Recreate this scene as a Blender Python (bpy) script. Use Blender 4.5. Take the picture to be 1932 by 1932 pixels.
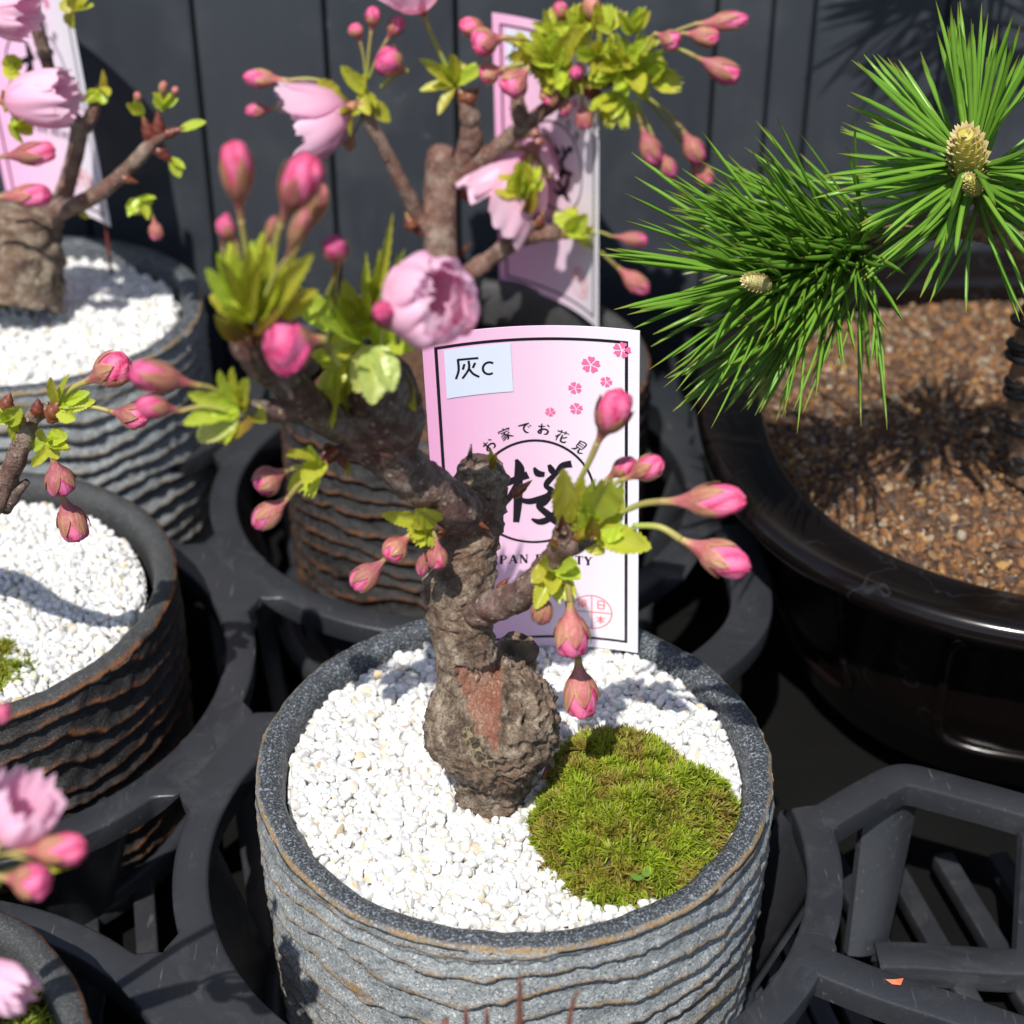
import bpy, bmesh, math, random
import numpy as np
from mathutils import Vector, Matrix, noise, Quaternion

# ------------------------------------------------------------------ scene, camera, light
for o in list(bpy.data.objects):
    bpy.data.objects.remove(o)
scene = bpy.context.scene
COL = scene.collection
R = math.radians
S = 0.001            # everything below is authored in millimetres
ZR = 85.0            # height of the front pot's rim above the ground; authored z = 0 is that rim
FPX, PITCH = 3300.0, R(33)
CAM = Vector((0.97, -303.71, 266.75))
FW = Vector((0, math.cos(PITCH), -math.sin(PITCH)))
UP = Vector((0, math.sin(PITCH), math.cos(PITCH)))

cam_data = bpy.data.cameras.new('camera')
cam = bpy.data.objects.new('camera', cam_data)
COL.objects.link(cam)
cam.location = (CAM.x * S, CAM.y * S, (CAM.z + ZR) * S)
cam.rotation_euler = (R(90) - PITCH, 0, 0)
cam_data.sensor_width = 36.0
cam_data.lens = 36.0 * FPX / 1932.0
cam_data.clip_start = 0.01
cam_data.clip_end = 50.0
cam_data.dof.use_dof = True
cam_data.dof.focus_distance = 0.388
cam_data.dof.aperture_fstop = 15.5
scene.camera = cam

SUN_EL, SUN_AZ = R(56), R(17)      # from the front, a little to the left
world = bpy.data.worlds.new('World')
scene.world = world
world.use_nodes = True
wn = world.node_tree
sky = wn.nodes.new('ShaderNodeTexSky')
sky.sky_type = 'NISHITA'
sky.sun_disc = False
sky.sun_elevation = SUN_EL
sky.sun_rotation = R(180) + SUN_AZ
wn.links.new(sky.outputs[0], wn.nodes['Background'].inputs[0])
wn.nodes['Background'].inputs[1].default_value = 0.10
sd = bpy.data.lights.new('sun', 'SUN')
sd.energy = 4.4
sd.angle = R(0.53)
sd.color = (1.0, 0.96, 0.9)
sun = bpy.data.objects.new('sun', sd)
COL.objects.link(sun)
LDIR = Vector((math.sin(SUN_AZ) * math.cos(SUN_EL), math.cos(SUN_AZ) * math.cos(SUN_EL), -math.sin(SUN_EL)))
sun.rotation_euler = LDIR.to_track_quat('-Z', 'Y').to_euler()
sun.location = (-0.3, -0.8, 1.6)
scene.view_settings.view_transform = 'Standard'
scene.view_settings.look = 'None'
scene.view_settings.exposure = 0.36
scene.view_settings.gamma = 1.0
scene.view_settings.use_curve_mapping = False
scene.cycles.max_bounces = 7
scene.cycles.use_denoising = True

# ------------------------------------------------------------------ helpers
def at(px, py, Y):
    """point of the scene (mm) on the plane y = Y behind the photograph's position px, py"""
    d = FW + Vector((1, 0, 0)) * ((px - 966) / FPX) - UP * ((py - 966) / FPX)
    return CAM + d * ((Y - CAM.y) / d.y)

def atz(px, py, z):
    d = FW + Vector((1, 0, 0)) * ((px - 966) / FPX) - UP * ((py - 966) / FPX)
    return CAM + d * ((z - CAM.z) / d.z)

def mmpx(p):
    return (Vector(p) - CAM).dot(FW) / FPX

ORG = {}

def link(o, parent=None):
    COL.objects.link(o)
    if parent is not None:
        o.parent = parent
    return o

def tag(o, label=None, cat=None, group=None, kind=None):
    if label: o['label'] = label
    if cat: o['category'] = cat
    if group: o['group'] = group
    if kind: o['kind'] = kind
    return o

def thing(name, label, cat, org=(0, 0, 0), group=None):
    o = bpy.data.objects.new(name, None)
    link(o)
    o.empty_display_size = 0.01
    org = Vector(org)
    o.location = (org.x * S, org.y * S, (org.z + ZR) * S)
    ORG[o.name] = org
    return tag(o, label, cat, group)

class MB:
    def __init__(s):
        s.v, s.f, s.c, s.n = [], [], [], 0
    def add(s, verts, faces, col=(1, 1, 1, 1)):
        verts = np.asarray(verts, dtype=float).reshape(-1, 3)
        col = np.asarray(col, dtype=float)
        if col.ndim == 1:
            col = np.tile(col, (len(verts), 1))
        if col.shape[1] == 3:
            col = np.hstack([col, np.ones((len(col), 1))])
        s.v.append(verts); s.c.append(col)
        s.f.extend([tuple(i + s.n for i in f) for f in faces])
        s.n += len(verts)
    def mesh(s, name, scale=1.0, org=(0, 0, 0), smooth=True):
        me = bpy.data.meshes.new(name)
        v = (np.vstack(s.v) - np.asarray(org)) * scale
        me.from_pydata(v.tolist(), [], s.f)
        a = me.color_attributes.new('col', 'FLOAT_COLOR', 'POINT')
        a.data.foreach_set('color', np.vstack(s.c).ravel())
        if smooth:
            me.polygons.foreach_set('use_smooth', [True] * len(me.polygons))
        me.update()
        return me
    def build(s, name, mat, parent=None, smooth=True, kind=None):
        """links the collected shapes as ONE object; coordinates are scene millimetres"""
        org = Vector((0, 0, -ZR))
        p = parent
        while p is not None and p.name not in ORG:
            p = p.parent
        if p is not None:
            org = ORG[p.name]
        me = s.mesh(name, S, org, smooth)
        me.materials.append(MAT[mat])
        o = bpy.data.objects.new(name, me)
        link(o, parent)
        if kind: o['kind'] = kind
        return o

def inst(name, me, mat, parent, M, metric=False):
    """object sharing mesh data; M is a matrix in scene millimetres"""
    if not me.materials:
        me.materials.append(MAT[mat])
    o = bpy.data.objects.new(name, me)
    link(o, parent)
    p = parent
    while p is not None and p.name not in ORG:
        p = p.parent
    org = ORG[p.name]
    o.matrix_basis = Matrix.Scale(S, 4) @ Matrix.Translation(-org) @ M
    if metric:                     # mesh data already in metres, so that textures keep their size
        o.matrix_basis = o.matrix_basis @ Matrix.Scale(1 / S, 4)
    return o

def frame(pos, d, hint=(0, 0, 1), sx=1, sy=1, sz=1, roll=0.0):
    """matrix whose local Z runs along d and whose local Y leans toward hint"""
    d = Vector(d).normalized(); h = Vector(hint)
    y = h - d * h.dot(d)
    if y.length < 1e-4:
        y = Vector((1, 0, 0)) - d * d.x
    y.normalize(); x = y.cross(d)
    m = Matrix((x, y, d)).transposed().to_4x4()
    m = m @ Matrix.Rotation(roll, 4, 'Z') @ Matrix.Diagonal((sx, sy, sz, 1))
    m.translation = Vector(pos)
    return m

def crom(P, k=8):
    P = [Vector(p) for p in P]
    out = []
    for i in range(len(P) - 1):
        p0 = P[max(i - 1, 0)]; p1 = P[i]; p2 = P[i + 1]; p3 = P[min(i + 2, len(P) - 1)]
        for j in range(k):
            t = j / k
            out.append(0.5 * ((2 * p1) + (p2 - p0) * t + (2 * p0 - 5 * p1 + 4 * p2 - p3) * t * t + (3 * p1 - p0 - 3 * p2 + p3) * t ** 3))
    out.append(P[-1].copy())
    return out

def nz(p, f):
    return noise.noise(Vector(p) * f)

def tube(mb, P, rad, n=14, k=6, amp=0.0, freq=0.5, col=(1, 1, 1, 1), cap=True, fine=0.0, colf=None, smoothp=True):
    """tapered tube through P with radii rad (mm), optional noise relief"""
    pr = [Vector((p[0], p[1], p[2])) for p in P]
    C = crom(pr, k) if smoothp else pr
    rr = crom([Vector((r, 0, 0)) for r in rad], k) if smoothp else [Vector((r, 0, 0)) for r in rad]
    vs, cs = [], []
    t0 = (C[1] - C[0]).normalized()
    x = t0.orthogonal().normalized()
    for i, c in enumerate(C):
        t = (C[min(i + 1, len(C) - 1)] - C[max(i - 1, 0)])
        if t.length < 1e-9: t = t0
        t = t.normalized()
        x = (x - t * x.dot(t)).normalized(); y = t.cross(x)
        for j in range(n):
            a = 2 * math.pi * j / n
            d = x * math.cos(a) + y * math.sin(a)
            r = max(rr[i].x, 0.01)
            p = c + d * r
            if amp or fine:
                q = amp * r * nz(p, freq) + amp * 0.5 * r * nz(p, freq * 2.3)
                if fine: q += fine * (abs(nz(p, 1.1)) + 0.5 * nz(p, 2.6))
                p = p + d * q
            vs.append(p)
            cs.append(colf(p, i / (len(C) - 1), a) if colf else col)
    f = []
    m = len(C)
    for i in range(m - 1):
        for j in range(n):
            f.append((i * n + j, i * n + (j + 1) % n, (i + 1) * n + (j + 1) % n, (i + 1) * n + j))
    if cap:
        f.append(tuple(range(n - 1, -1, -1)))
        f.append(tuple(range((m - 1) * n, m * n)))
    cs = [tuple(c) if len(c) == 4 else tuple(c) + (1,) for c in cs]
    mb.add([tuple(v) for v in vs], f, cs)
    return C

def lathe(mb, prof, n=96, cx=0, cy=0, col=(1, 1, 1, 1), close=False):
    vs = []
    for r, z in prof:
        for j in range(n):
            a = 2 * math.pi * j / n
            vs.append((cx + r * math.cos(a), cy + r * math.sin(a), z))
    f = []
    m = len(prof)
    for i in range(m - 1 + (1 if close else 0)):
        i2 = (i + 1) % m
        for j in range(n):
            f.append((i * n + j, i * n + (j + 1) % n, i2 * n + (j + 1) % n, i2 * n + j))
    mb.add(vs, f, col)

def boxm(mb, c, sx, sy, sz, rot=0, col=(1, 1, 1, 1), bev=0.0):
    bm = bmesh.new()
    bmesh.ops.create_cube(bm, size=1, matrix=Matrix.Translation(Vector(c)) @ Matrix.Rotation(rot, 4, 'Z') @ Matrix.Diagonal((sx, sy, sz, 1)))
    if bev:
        bmesh.ops.bevel(bm, geom=bm.edges[:], offset=bev, segments=2, affect='EDGES', profile=0.6)
    bm.verts.index_update()
    mb.add([tuple(v.co) for v in bm.verts], [tuple(v.index for v in f.verts) for f in bm.faces], col)
    bm.free()

# ------------------------------------------------------------------ materials
MAT = {}

class NT:
    def __init__(s, name):
        s.m = bpy.data.materials.new(name)
        s.m.use_nodes = True
        s.t = s.m.node_tree
        s.b = s.t.nodes['Principled BSDF']
        s.out = s.t.nodes['Material Output']
        MAT[name] = s.m
    def n(s, typ, **kw):
        nd = s.t.nodes.new('ShaderNode' + typ)
        for k, v in kw.items():
            if k in nd.inputs.keys() if isinstance(k, str) else False:
                nd.inputs[k].default_value = v
            else:
                setattr(nd, k, v)
        return nd
    def l(s, a, b):
        s.t.links.new(a, b)
    def coord(s, out='Object'):
        if not hasattr(s, '_tc'): s._tc = s.n('TexCoord')
        return s._tc.outputs[out]
    def noise(s, per_mm, detail=4, rough=0.55, coord=None, dist=0.0):
        nd = s.n('TexNoise')
        nd.inputs['Scale'].default_value = per_mm
        nd.inputs['Detail'].default_value = detail
        nd.inputs['Roughness'].default_value = rough
        nd.inputs['Distortion'].default_value = dist
        s.l(coord or s.coord(), nd.inputs['Vector'])
        return nd.outputs['Fac']
    def ramp(s, fac, stops, interp='LINEAR'):
        nd = s.n('ValToRGB')
        cr = nd.color_ramp
        cr.interpolation = interp
        while len(cr.elements) < len(stops): cr.elements.new(0.5)
        for e, (p, c) in zip(cr.elements, stops):
            e.position = p
            e.color = tuple(c) + (1,) if len(c) == 3 else c
        s.l(fac, nd.inputs[0])
        return nd.outputs[0]
    def mix(s, fac, a, b, blend='MIX'):
        nd = s.n('Mix', data_type='RGBA', blend_type=blend)
        for sock, v in ((nd.inputs[0], fac), (nd.inputs[6], a), (nd.inputs[7], b)):
            if hasattr(v, 'is_linked'): s.l(v, sock)
            elif isinstance(v, (int, float)): sock.default_value = v
            else: sock.default_value = tuple(v) + (1,) if len(v) == 3 else v
        return nd.outputs[2]
    def math(s, op, a, b=0.5):
        nd = s.n('Math', operation=op)
        for sock, v in ((nd.inputs[0], a), (nd.inputs[1], b)):
            if hasattr(v, 'is_linked'): s.l(v, sock)
            else: sock.default_value = v
        return nd.outputs[0]
    def attr(s, name='col'):
        return s.n('Attribute', attribute_name=name)
    def rand(s):
        """a random number for each piece, whether it is an object or an island of a joined mesh"""
        a = s.n('ObjectInfo').outputs['Random']; b = s.n('NewGeometry').outputs['Random Per Island']
        return s.math('FRACT', s.math('ADD', a, s.math('MULTIPLY', b, 7.31)))
    def bump(s, h, strength=0.4, dist=0.3, prev=None):
        nd = s.n('Bump')
        nd.inputs['Strength'].default_value = strength
        nd.inputs['Distance'].default_value = dist * S
        s.l(h, nd.inputs['Height'])
        if prev is not None: s.l(prev, nd.inputs['Normal'])
        return nd.outputs[0]
    def fin(s, color=None, rough=None, normal=None, spec=None, coat=None, sss=None, sss_r=None):
        b = s.b
        for sock, v in (('Base Color', color), ('Roughness', rough), ('Normal', normal), ('Specular IOR Level', spec), ('Coat Weight', coat), ('Subsurface Weight', sss)):
            if v is None: continue
            if hasattr(v, 'is_linked'): s.l(v, b.inputs[sock])
            elif isinstance(v, (int, float)): b.inputs[sock].default_value = v
            else: b.inputs[sock].default_value = tuple(v) + (1,)
        if sss:
            b.inputs['Subsurface Radius'].default_value = (1, 0.8, 0.7)
            b.inputs['Subsurface Scale'].default_value = sss_r * S
        return s.m
    def thin(s, color, weight=0.35):
        """light shining through a thin leaf or petal"""
        tr = s.n('BsdfTranslucent'); mx = s.n('MixShader')
        mx.inputs[0].default_value = weight
        if hasattr(color, 'is_linked'): s.l(color, tr.inputs[0])
        else: tr.inputs[0].default_value = tuple(color) + (1,)
        s.l(s.b.outputs[0], mx.inputs[1]); s.l(tr.outputs[0], mx.inputs[2])
        s.l(mx.outputs[0], s.out.inputs[0])

MM = 1000.0  # texture frequency: object coordinates are metres

def make_materials():
    # white quartz pebbles
    t = NT('quartz'); r = t.rand()
    c = t.ramp(r, [(0, (0.75, 0.745, 0.73)), (0.3, (0.60, 0.60, 0.595)), (0.55, (0.71, 0.705, 0.69)), (0.74, (0.63, 0.62, 0.60)), (0.87, (0.71, 0.67, 0.58)), (0.962, (0.64, 0.56, 0.40)), (0.982, (0.56, 0.36, 0.14)), (0.985, (0.34, 0.36, 0.39)), (1, (0.50, 0.51, 0.53))])
    n1 = t.noise(0.35 * MM, 4)
    c = t.mix(t.math('MULTIPLY', n1, 0.35), c, (0.74, 0.73, 0.70))
    t.fin(c, 0.32, t.bump(t.noise(0.9 * MM, 3), 0.35, 0.25), 0.45, sss=0.6, sss_r=1.4)
    t = NT('gravel_dust'); t.fin(t.ramp(t.noise(0.6 * MM), [(0.3, (0.66, 0.64, 0.60)), (0.7, (0.78, 0.77, 0.74))]), 0.9)
    # grey stone-glazed pot: attribute col.r = ridge edge, col.g = rim top
    for nm, base, dark, pale, edge, rim, rg in (
            ('pot_grey', (0.26, 0.28, 0.285), (0.05, 0.062, 0.078), (0.60, 0.61, 0.58), (0.26, 0.15, 0.042), (0.030, 0.034, 0.038), 0.40),
            ('pot_brown', (0.022, 0.021, 0.021), (0.008, 0.008, 0.009), (0.07, 0.066, 0.06), (0.20, 0.075, 0.022), (0.040, 0.041, 0.041), 0.42)):
        t = NT(nm); a = t.attr(); sep = t.n('SeparateColor'); t.l(a.outputs['Color'], sep.inputs[0])
        fine = t.noise(1.7 * MM, 4, 0.65, dist=0.8); mid = t.noise(0.16 * MM, 3)
        big = t.noise(0.05 * MM, 3)
        c = t.ramp(fine, [(0.34, dark), (0.46, base), (0.55, base), (0.66, pale)])
        c = t.mix(t.math('MULTIPLY', t.ramp(big, [(0.42, (0, 0, 0)), (0.62, (1, 1, 1))]), 0.35), c, dark)
        fk = 9 if nm == 'pot_grey' else 2.5
        rc = t.ramp(fine, [(0.46, rim), (0.54, tuple(x * (2.2 if fk > 5 else 1.2) for x in rim)), (0.62, tuple(min(x * fk, 0.40) for x in rim))])
        c = t.mix(sep.outputs[1], c, rc)
        ef = t.math('MULTIPLY', sep.outputs[0], t.ramp(t.noise(0.22 * MM, 4, 0.65), [(0.40, (0.1, 0.1, 0.1)), (0.54, (1, 1, 1))]))
        ec = t.mix(fine, tuple(x * 0.55 for x in edge), tuple(min(1, x * 1.9) for x in edge))
        c = t.mix(ef, c, ec)
        t.fin(c, t.mix(fine, (rg - .1,) * 3, (rg + .2,) * 3), t.bump(fine, 0.8, 0.6, t.bump(mid, 0.3, 0.8)), 0.5)
    # black moulded tray
    t = NT('tray_plastic')
    n1 = t.noise(0.05 * MM, 4); n2 = t.noise(0.8 * MM, 4, 0.6)
    c = t.mix(n1, (0.016, 0.017, 0.020), (0.032, 0.034, 0.040))
    c = t.mix(t.ramp(t.noise(0.35 * MM, 5, 0.75), [(0.62, (0, 0, 0)), (0.74, (0.5, 0.5, 0.5))]), c, (0.10, 0.097, 0.094))
    c = t.mix(t.ramp(t.noise(0.03 * MM, 6, 0.7, dist=1.5), [(0.54, (0, 0, 0)), (0.70, (0.32, 0.32, 0.32))]), c, (0.085, 0.085, 0.088))
    mp = t.n('Mapping'); t.l(t.coord(), mp.inputs[0]); mp.inputs['Scale'].default_value = (1, 0.12, 1); mp.inputs['Rotation'].default_value = (0, 0, 0.6)
    c = t.mix(t.ramp(t.noise(0.7 * MM, 3, 0.5, mp.outputs[0]), [(0.66, (0, 0, 0)), (0.72, (0.45, 0.45, 0.45))]), c, (0.12, 0.12, 0.12))
    t.fin(c, t.mix(n1, (0.30,) * 3, (0.46,) * 3), t.bump(n2, 0.22, 0.4), 0.5)
    # ground and boards
    t = NT('ground'); t.fin(t.mix(t.noise(0.02 * MM), (0.005, 0.005, 0.005), (0.011, 0.011, 0.011)), 0.95, t.bump(t.noise(0.5 * MM), 0.4, 1), 0.0)
    t = NT('board'); mp = t.n('Mapping'); t.l(t.coord(), mp.inputs[0]); mp.inputs['Scale'].default_value = (1, 1, 0.12)
    g = t.noise(0.25 * MM, 5, 0.6, mp.outputs[0]); g2 = t.noise(0.03 * MM, 3)
    ob = t.n('ObjectInfo').outputs['Random']
    c = t.mix(g, (0.028, 0.034, 0.043), (0.045, 0.053, 0.064))
    c = t.mix(t.math('MULTIPLY', ob, 0.35), c, (0.055, 0.062, 0.073))
    c = t.mix(t.ramp(g2, [(0.50, (0, 0, 0)), (0.70, (0.5, 0.5, 0.5))]), c, (0.08, 0.09, 0.10))
    c = t.mix(t.ramp(t.noise(0.12 * MM, 2, 0.5), [(0.70, (0, 0, 0)), (0.78, (0.5, 0.5, 0.5))]), c, (0.11, 0.13, 0.15))
    t.fin(c, 0.5, t.bump(g, 0.15, 0.4), 0.4)
    t = NT('wall_back'); t.fin((0.01, 0.011, 0.013), 0.9)
    # bark: col = scar colour with alpha in col.a used as mask (stored in attribute red)
    for nm, lo, mid_, hi, lent in (('bark', (0.05, 0.033, 0.025), (0.18, 0.128, 0.088), (0.43, 0.36, 0.27), 0.0),
                                   ('bark_twig', (0.05, 0.028, 0.024), (0.15, 0.098, 0.080), (0.36, 0.30, 0.25), 0.9),
                                   ('bark_rear', (0.085, 0.040, 0.030), (0.21, 0.135, 0.105), (0.38, 0.29, 0.23), 0.9)):
        t = NT(nm)
        n1 = t.noise(0.22 * MM, 5, 0.65); n2 = t.noise(1.3 * MM, 5, 0.7, dist=1.2); n3 = t.noise(0.07 * MM, 2)
        c = t.ramp(t.math('MULTIPLY_ADD', n1, 0.55) if False else t.math('ADD', t.math('MULTIPLY', n1, 0.6), t.math('MULTIPLY', n2, 0.4)), [(0.39, lo), (0.49, mid_), (0.60, hi)])
        red = t.math('MULTIPLY', t.ramp(n3, [(0.45, (0, 0, 0)), (0.62, (1, 1, 1))]), 0.45)
        c = t.mix(red, c, (0.22, 0.065, 0.045) if lent else (0.17, 0.085, 0.05))
        h = t.math('ADD', n1, n2)
        if lent:
            vo = t.n('TexVoronoi'); vo.inputs['Scale'].default_value = 0.42 * MM; t.l(t.coord(), vo.inputs['Vector'])
            lm = t.ramp(vo.outputs['Distance'], [(0.16, (1, 1, 1)), (0.26, (0, 0, 0))])
            c = t.mix(t.math('MULTIPLY', lm, lent), c, (0.42, 0.33, 0.23))
            h = t.math('ADD', h, lm)
        at_ = t.attr()
        sc = t.n('SeparateColor'); t.l(at_.outputs['Color'], sc.inputs[0])
        scar = t.ramp(t.math('ADD', t.math('MULTIPLY', n2, 0.5), t.math('MULTIPLY', n3, 0.5)), [(0.42, (0.24, 0.085, 0.05)), (0.49, (0.32, 0.175, 0.12)), (0.56, (0.44, 0.33, 0.245))])
        c = t.mix(t.math('SUBTRACT', 1.0, sc.outputs[0]), c, scar)          # col.r < 1 : bare wood
        c = t.mix(t.math('SUBTRACT', 1.0, sc.outputs[1]), c, t.mix(n1, (0.06, 0.055, 0.03), (0.15, 0.13, 0.06)))  # col.g < 1 : sawn face
        if not lent:   # col.b < 1 : dark patch with a net of pale cracks
            vo = t.n('TexVoronoi', feature='DISTANCE_TO_EDGE'); vo.inputs['Scale'].default_value = 0.62 * MM; t.l(t.coord(), vo.inputs['Vector'])
            net = t.ramp(vo.outputs['Distance'], [(0.05, (0.30, 0.24, 0.13)), (0.12, (0.06, 0.045, 0.035))])
            c = t.mix(t.math('SUBTRACT', 1.0, sc.outputs[2]), c, net)
        t.fin(c, 0.60, t.bump(h, 0.9, 0.9), 0.4)
    # flower and leaf colours come from the mesh (col); a random number varies each piece
    def plant(nm, weight, rough, var, spec=0.4, sss=None, tint=None):
        t = NT(nm); a = t.attr().outputs['Color']; ob = t.n('ObjectInfo').outputs['Random']
        hs = t.n('HueSaturation'); t.l(a, hs.inputs['Color'])
        t.l(t.math('ADD', 0.5 - var / 2, t.math('MULTIPLY', ob, var)), hs.inputs['Hue'])
        t.l(t.math('ADD', 0.82, t.math('MULTIPLY', ob, 0.36)), hs.inputs['Value'])
        c = t.mix(t.math('MULTIPLY', t.noise(0.5 * MM if nm != 'petal' else 0.15 * MM, 3), 0.25), hs.outputs[0], tint or (0.2, 0.2, 0.05), 'MIX')
        nrm = None
        if nm in ('bud', 'calyx'):      # fine lengthwise folds
            mp = t.n('Mapping'); t.l(t.coord(), mp.inputs[0]); mp.inputs['Scale'].default_value = (13, 13, 1.6)
            nrm = t.bump(t.noise(1.0, 3, 0.6, mp.outputs[0]), 0.9, 0.5)
        t.fin(c, rough, nrm, spec)
        if weight: t.thin(c, weight)
    plant('leaf', 0.50, 0.34, 0.06, 0.5, tint=(0.56, 0.54, 0.06))
    plant('scale', 0.0, 0.38, 0.03, 0.5, tint=(0.20, 0.05, 0.02))
    plant('bud', 0.18, 0.42, 0.015, 0.4, tint=(0.80, 0.16, 0.36))
    plant('calyx', 0.12, 0.38, 0.02, 0.45, tint=(0.46, 0.16, 0.16))
    plant('stalk', 0.15, 0.42, 0.03, 0.4, tint=(0.36, 0.40, 0.10))
    plant('petal', 0.50, 0.5, 0.010, 0.3, tint=(0.95, 0.62, 0.78))
    # moss, soil, pine
    t = NT('moss'); a = t.attr().outputs['Color']; r = t.rand()
    c = t.mix(t.math('MULTIPLY', r, 0.4), a, (0.50, 0.54, 0.06)); t.fin(c, 0.5, None, 0.3); t.thin(c, 0.3)
    t = NT('soil'); r = t.rand()
    c = t.ramp(r, [(0, (0.15, 0.065, 0.022)), (0.50, (0.25, 0.12, 0.042)), (0.53, (0.022, 0.019, 0.018)), (0.80, (0.06, 0.052, 0.047)), (0.83, (0.20, 0.165, 0.12)), (0.93, (0.30, 0.26, 0.19)), (0.96, (0.42, 0.24, 0.06)), (1, (0.42, 0.38, 0.31))])
    t.fin(t.mix(t.math('MULTIPLY', t.noise(0.8 * MM), 0.4), c, (0.15, 0.065, 0.022)), 0.8, t.bump(t.noise(1.2 * MM, 4), 0.5, 0.4))
    t = NT('soil_dust'); t.fin(t.ramp(t.noise(0.6 * MM, 5), [(0.35, (0.02, 0.014, 0.010)), (0.65, (0.13, 0.06, 0.028))]), 0.95)
    t = NT('needle'); a = t.attr().outputs['Color']; r = t.rand()
    c = t.mix(t.math('MULTIPLY', r, 0.75), a, (0.24, 0.46, 0.06)); t.fin(c, 0.30, None, 0.5); t.thin(c, 0.30)
    t = NT('candle'); a = t.attr().outputs['Color']; t.fin(a, 0.55)
    t = NT('pine_bark'); n1 = t.noise(0.4 * MM, 5, 0.7); t.fin(t.ramp(n1, [(0.35, (0.09, 0.05, 0.03)), (0.6, (0.28, 0.17, 0.10)), (0.75, (0.38, 0.27, 0.18))]), 0.8, t.bump(n1, 0.8, 1.0))
    t = NT('wire'); t.fin((0.012, 0.014, 0.015), 0.28)
    t = NT('rust_wire'); t.fin((0.16, 0.03, 0.02), 0.5)
    # black glazed pot
    t = NT('black_glaze'); n1 = t.noise(0.035 * MM, 3, 0.5, dist=0.4)
    ln = t.ramp(n1, [(0.505, (0, 0, 0)), (0.512, (1, 1, 1)), (0.519, (0, 0, 0))])
    n2 = t.ramp(t.noise(0.02 * MM, 2), [(0.45, (0, 0, 0)), (0.6, (1, 1, 1))])
    c = t.mix(t.math('MULTIPLY', t.math('MULTIPLY', ln, n2), 0.10), (0.0055, 0.0038, 0.0035), (0.12, 0.14, 0.17))
    t.fin(c, t.mix(t.noise(0.1 * MM, 4), (0.13,) * 3, (0.24,) * 3), None, 0.28, coat=0.15)
    # card
    t = NT('card_paper')
    u = t.n('SeparateXYZ'); t.l(t.attr().outputs['Color'], u.inputs[0])
    c = t.ramp(u.outputs[0], [(0.0, (0.82, 0.40, 0.64)), (0.18, (0.84, 0.47, 0.69)), (0.5, (0.82, 0.58, 0.74)), (0.8, (0.82, 0.74, 0.82)), (1.0, (0.80, 0.79, 0.84))])
    t.fin(c, 0.36, None, 0.4)
    t = NT('card_white'); t.fin((0.80, 0.80, 0.82), 0.5)
    t = NT('sticker'); t.fin((0.68, 0.74, 0.88), 0.45)
    t = NT('ink'); t.fin((0.012, 0.010, 0.016), 0.4)
    t = NT('pink_ink'); t.fin((0.82, 0.16, 0.36), 0.45)
    t = NT('seal_ink'); t.fin((0.80, 0.16, 0.13), 0.5)
    t = NT('red_stem'); t.fin(t.mix(t.noise(0.1 * MM), (0.14, 0.03, 0.03), (0.20, 0.10, 0.06)), 0.6)
    t = NT('scrap'); t.fin((0.65, 0.14, 0.05), 0.6)
make_materials()

# ------------------------------------------------------------------ the setting
D = 162.0
LA = Vector((D * math.cos(R(95.2)), D * math.sin(R(95.2)), 0))
LB = Vector((D * math.cos(R(155.2)), D * math.sin(R(155.2)), 0))
TRAY_Z = -25.0

mb = MB()
mb.add([(-3000, -3000, -85), (3000, -3000, -85), (3000, 3000, -85), (-3000, 3000, -85)], [(0, 1, 2, 3)])
tag(mb.build('ground', 'ground', None, False), kind='structure')

def wall():
    t = thing('board_wall', 'dark charcoal wall of vertical boards behind the pots', 'wall', (0, 276, -85))
    xs = [-370.0, -326.0, -282.0, -238.0, -194.0, -149.6, -105.5, -61.6, -17.8, 26.0, 69.6, 88.6, 102.3, 146, 190, 234, 278, 322, 366, 410, 454]
    b = MB(); boxm(b, (20, 293, 165), 860, 12, 500)
    b.build('backing', 'wall_back', t, False)
    for i in range(len(xs) - 1):
        g = 0.5 if abs(xs[i] - 102.3) > 1 and abs(xs[i + 1] - 102.3) > 1 else 0.35
        x0, x1 = xs[i] + g, xs[i + 1] - g
        b = MB()
        deep = 1.6 if i in (10, 11) else 0.0
        boxm(b, ((x0 + x1) / 2, 280.5 + deep, 160), x1 - x0, 11, 489, 0, bev=1.3)
        b.build('board', 'board', t, True)
wall()

def tray_cell_mesh(bridges=(0, 1, 2, 3, 4, 5), gap=None):
    mb = MB(); n = 360; ri = 70.0; rw = 78.5
    rows = [[] for _ in range(8)]
    for j in range(n):
        a = 2 * math.pi * j / n
        k = round((math.degrees(a) - 95.2) / 60.0)
        dl = math.degrees(a) - 95.2 - 60 * k
        on = (k % 6) in bridges
        flat = D / 2 / math.cos(R(dl))
        if on and abs(dl) < 12: ro, e = flat, 0.0
        elif on and abs(dl) < 15:
            q = (abs(dl) - 12) / 3; ro, e = flat * (1 - q) + rw * q, q
        else: ro, e = rw, 1.0
        prof = [(ri + 1.2, -9), (ri + 0.05, -0.9), (ri + 0.3, -0.25), (ri + 1.0, 0), (ro - 1.0, 0), (ro - 0.3, -0.25 * e), (ro, -0.9 * e), (ro - 0.6 * e, -7 * e - 0.6 * (1 - e))]
        for r_, (rr, zz) in zip(rows, prof):
            r_.append((rr * math.cos(a), rr * math.sin(a), zz))
    vs = [p for r_ in rows for p in r_]; f = []
    for i in range(7):
        for j in range(n):
            if gap and gap[0] <= j < gap[1]: continue
            f.append((i * n + j, i * n + (j + 1) % n, (i + 1) * n + (j + 1) % n, (i + 1) * n + j))
    mb.add(vs, f)
    me = mb.mesh('tray_cell', S); me.set_sharp_from_angle(angle=R(50))
    return me

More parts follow.
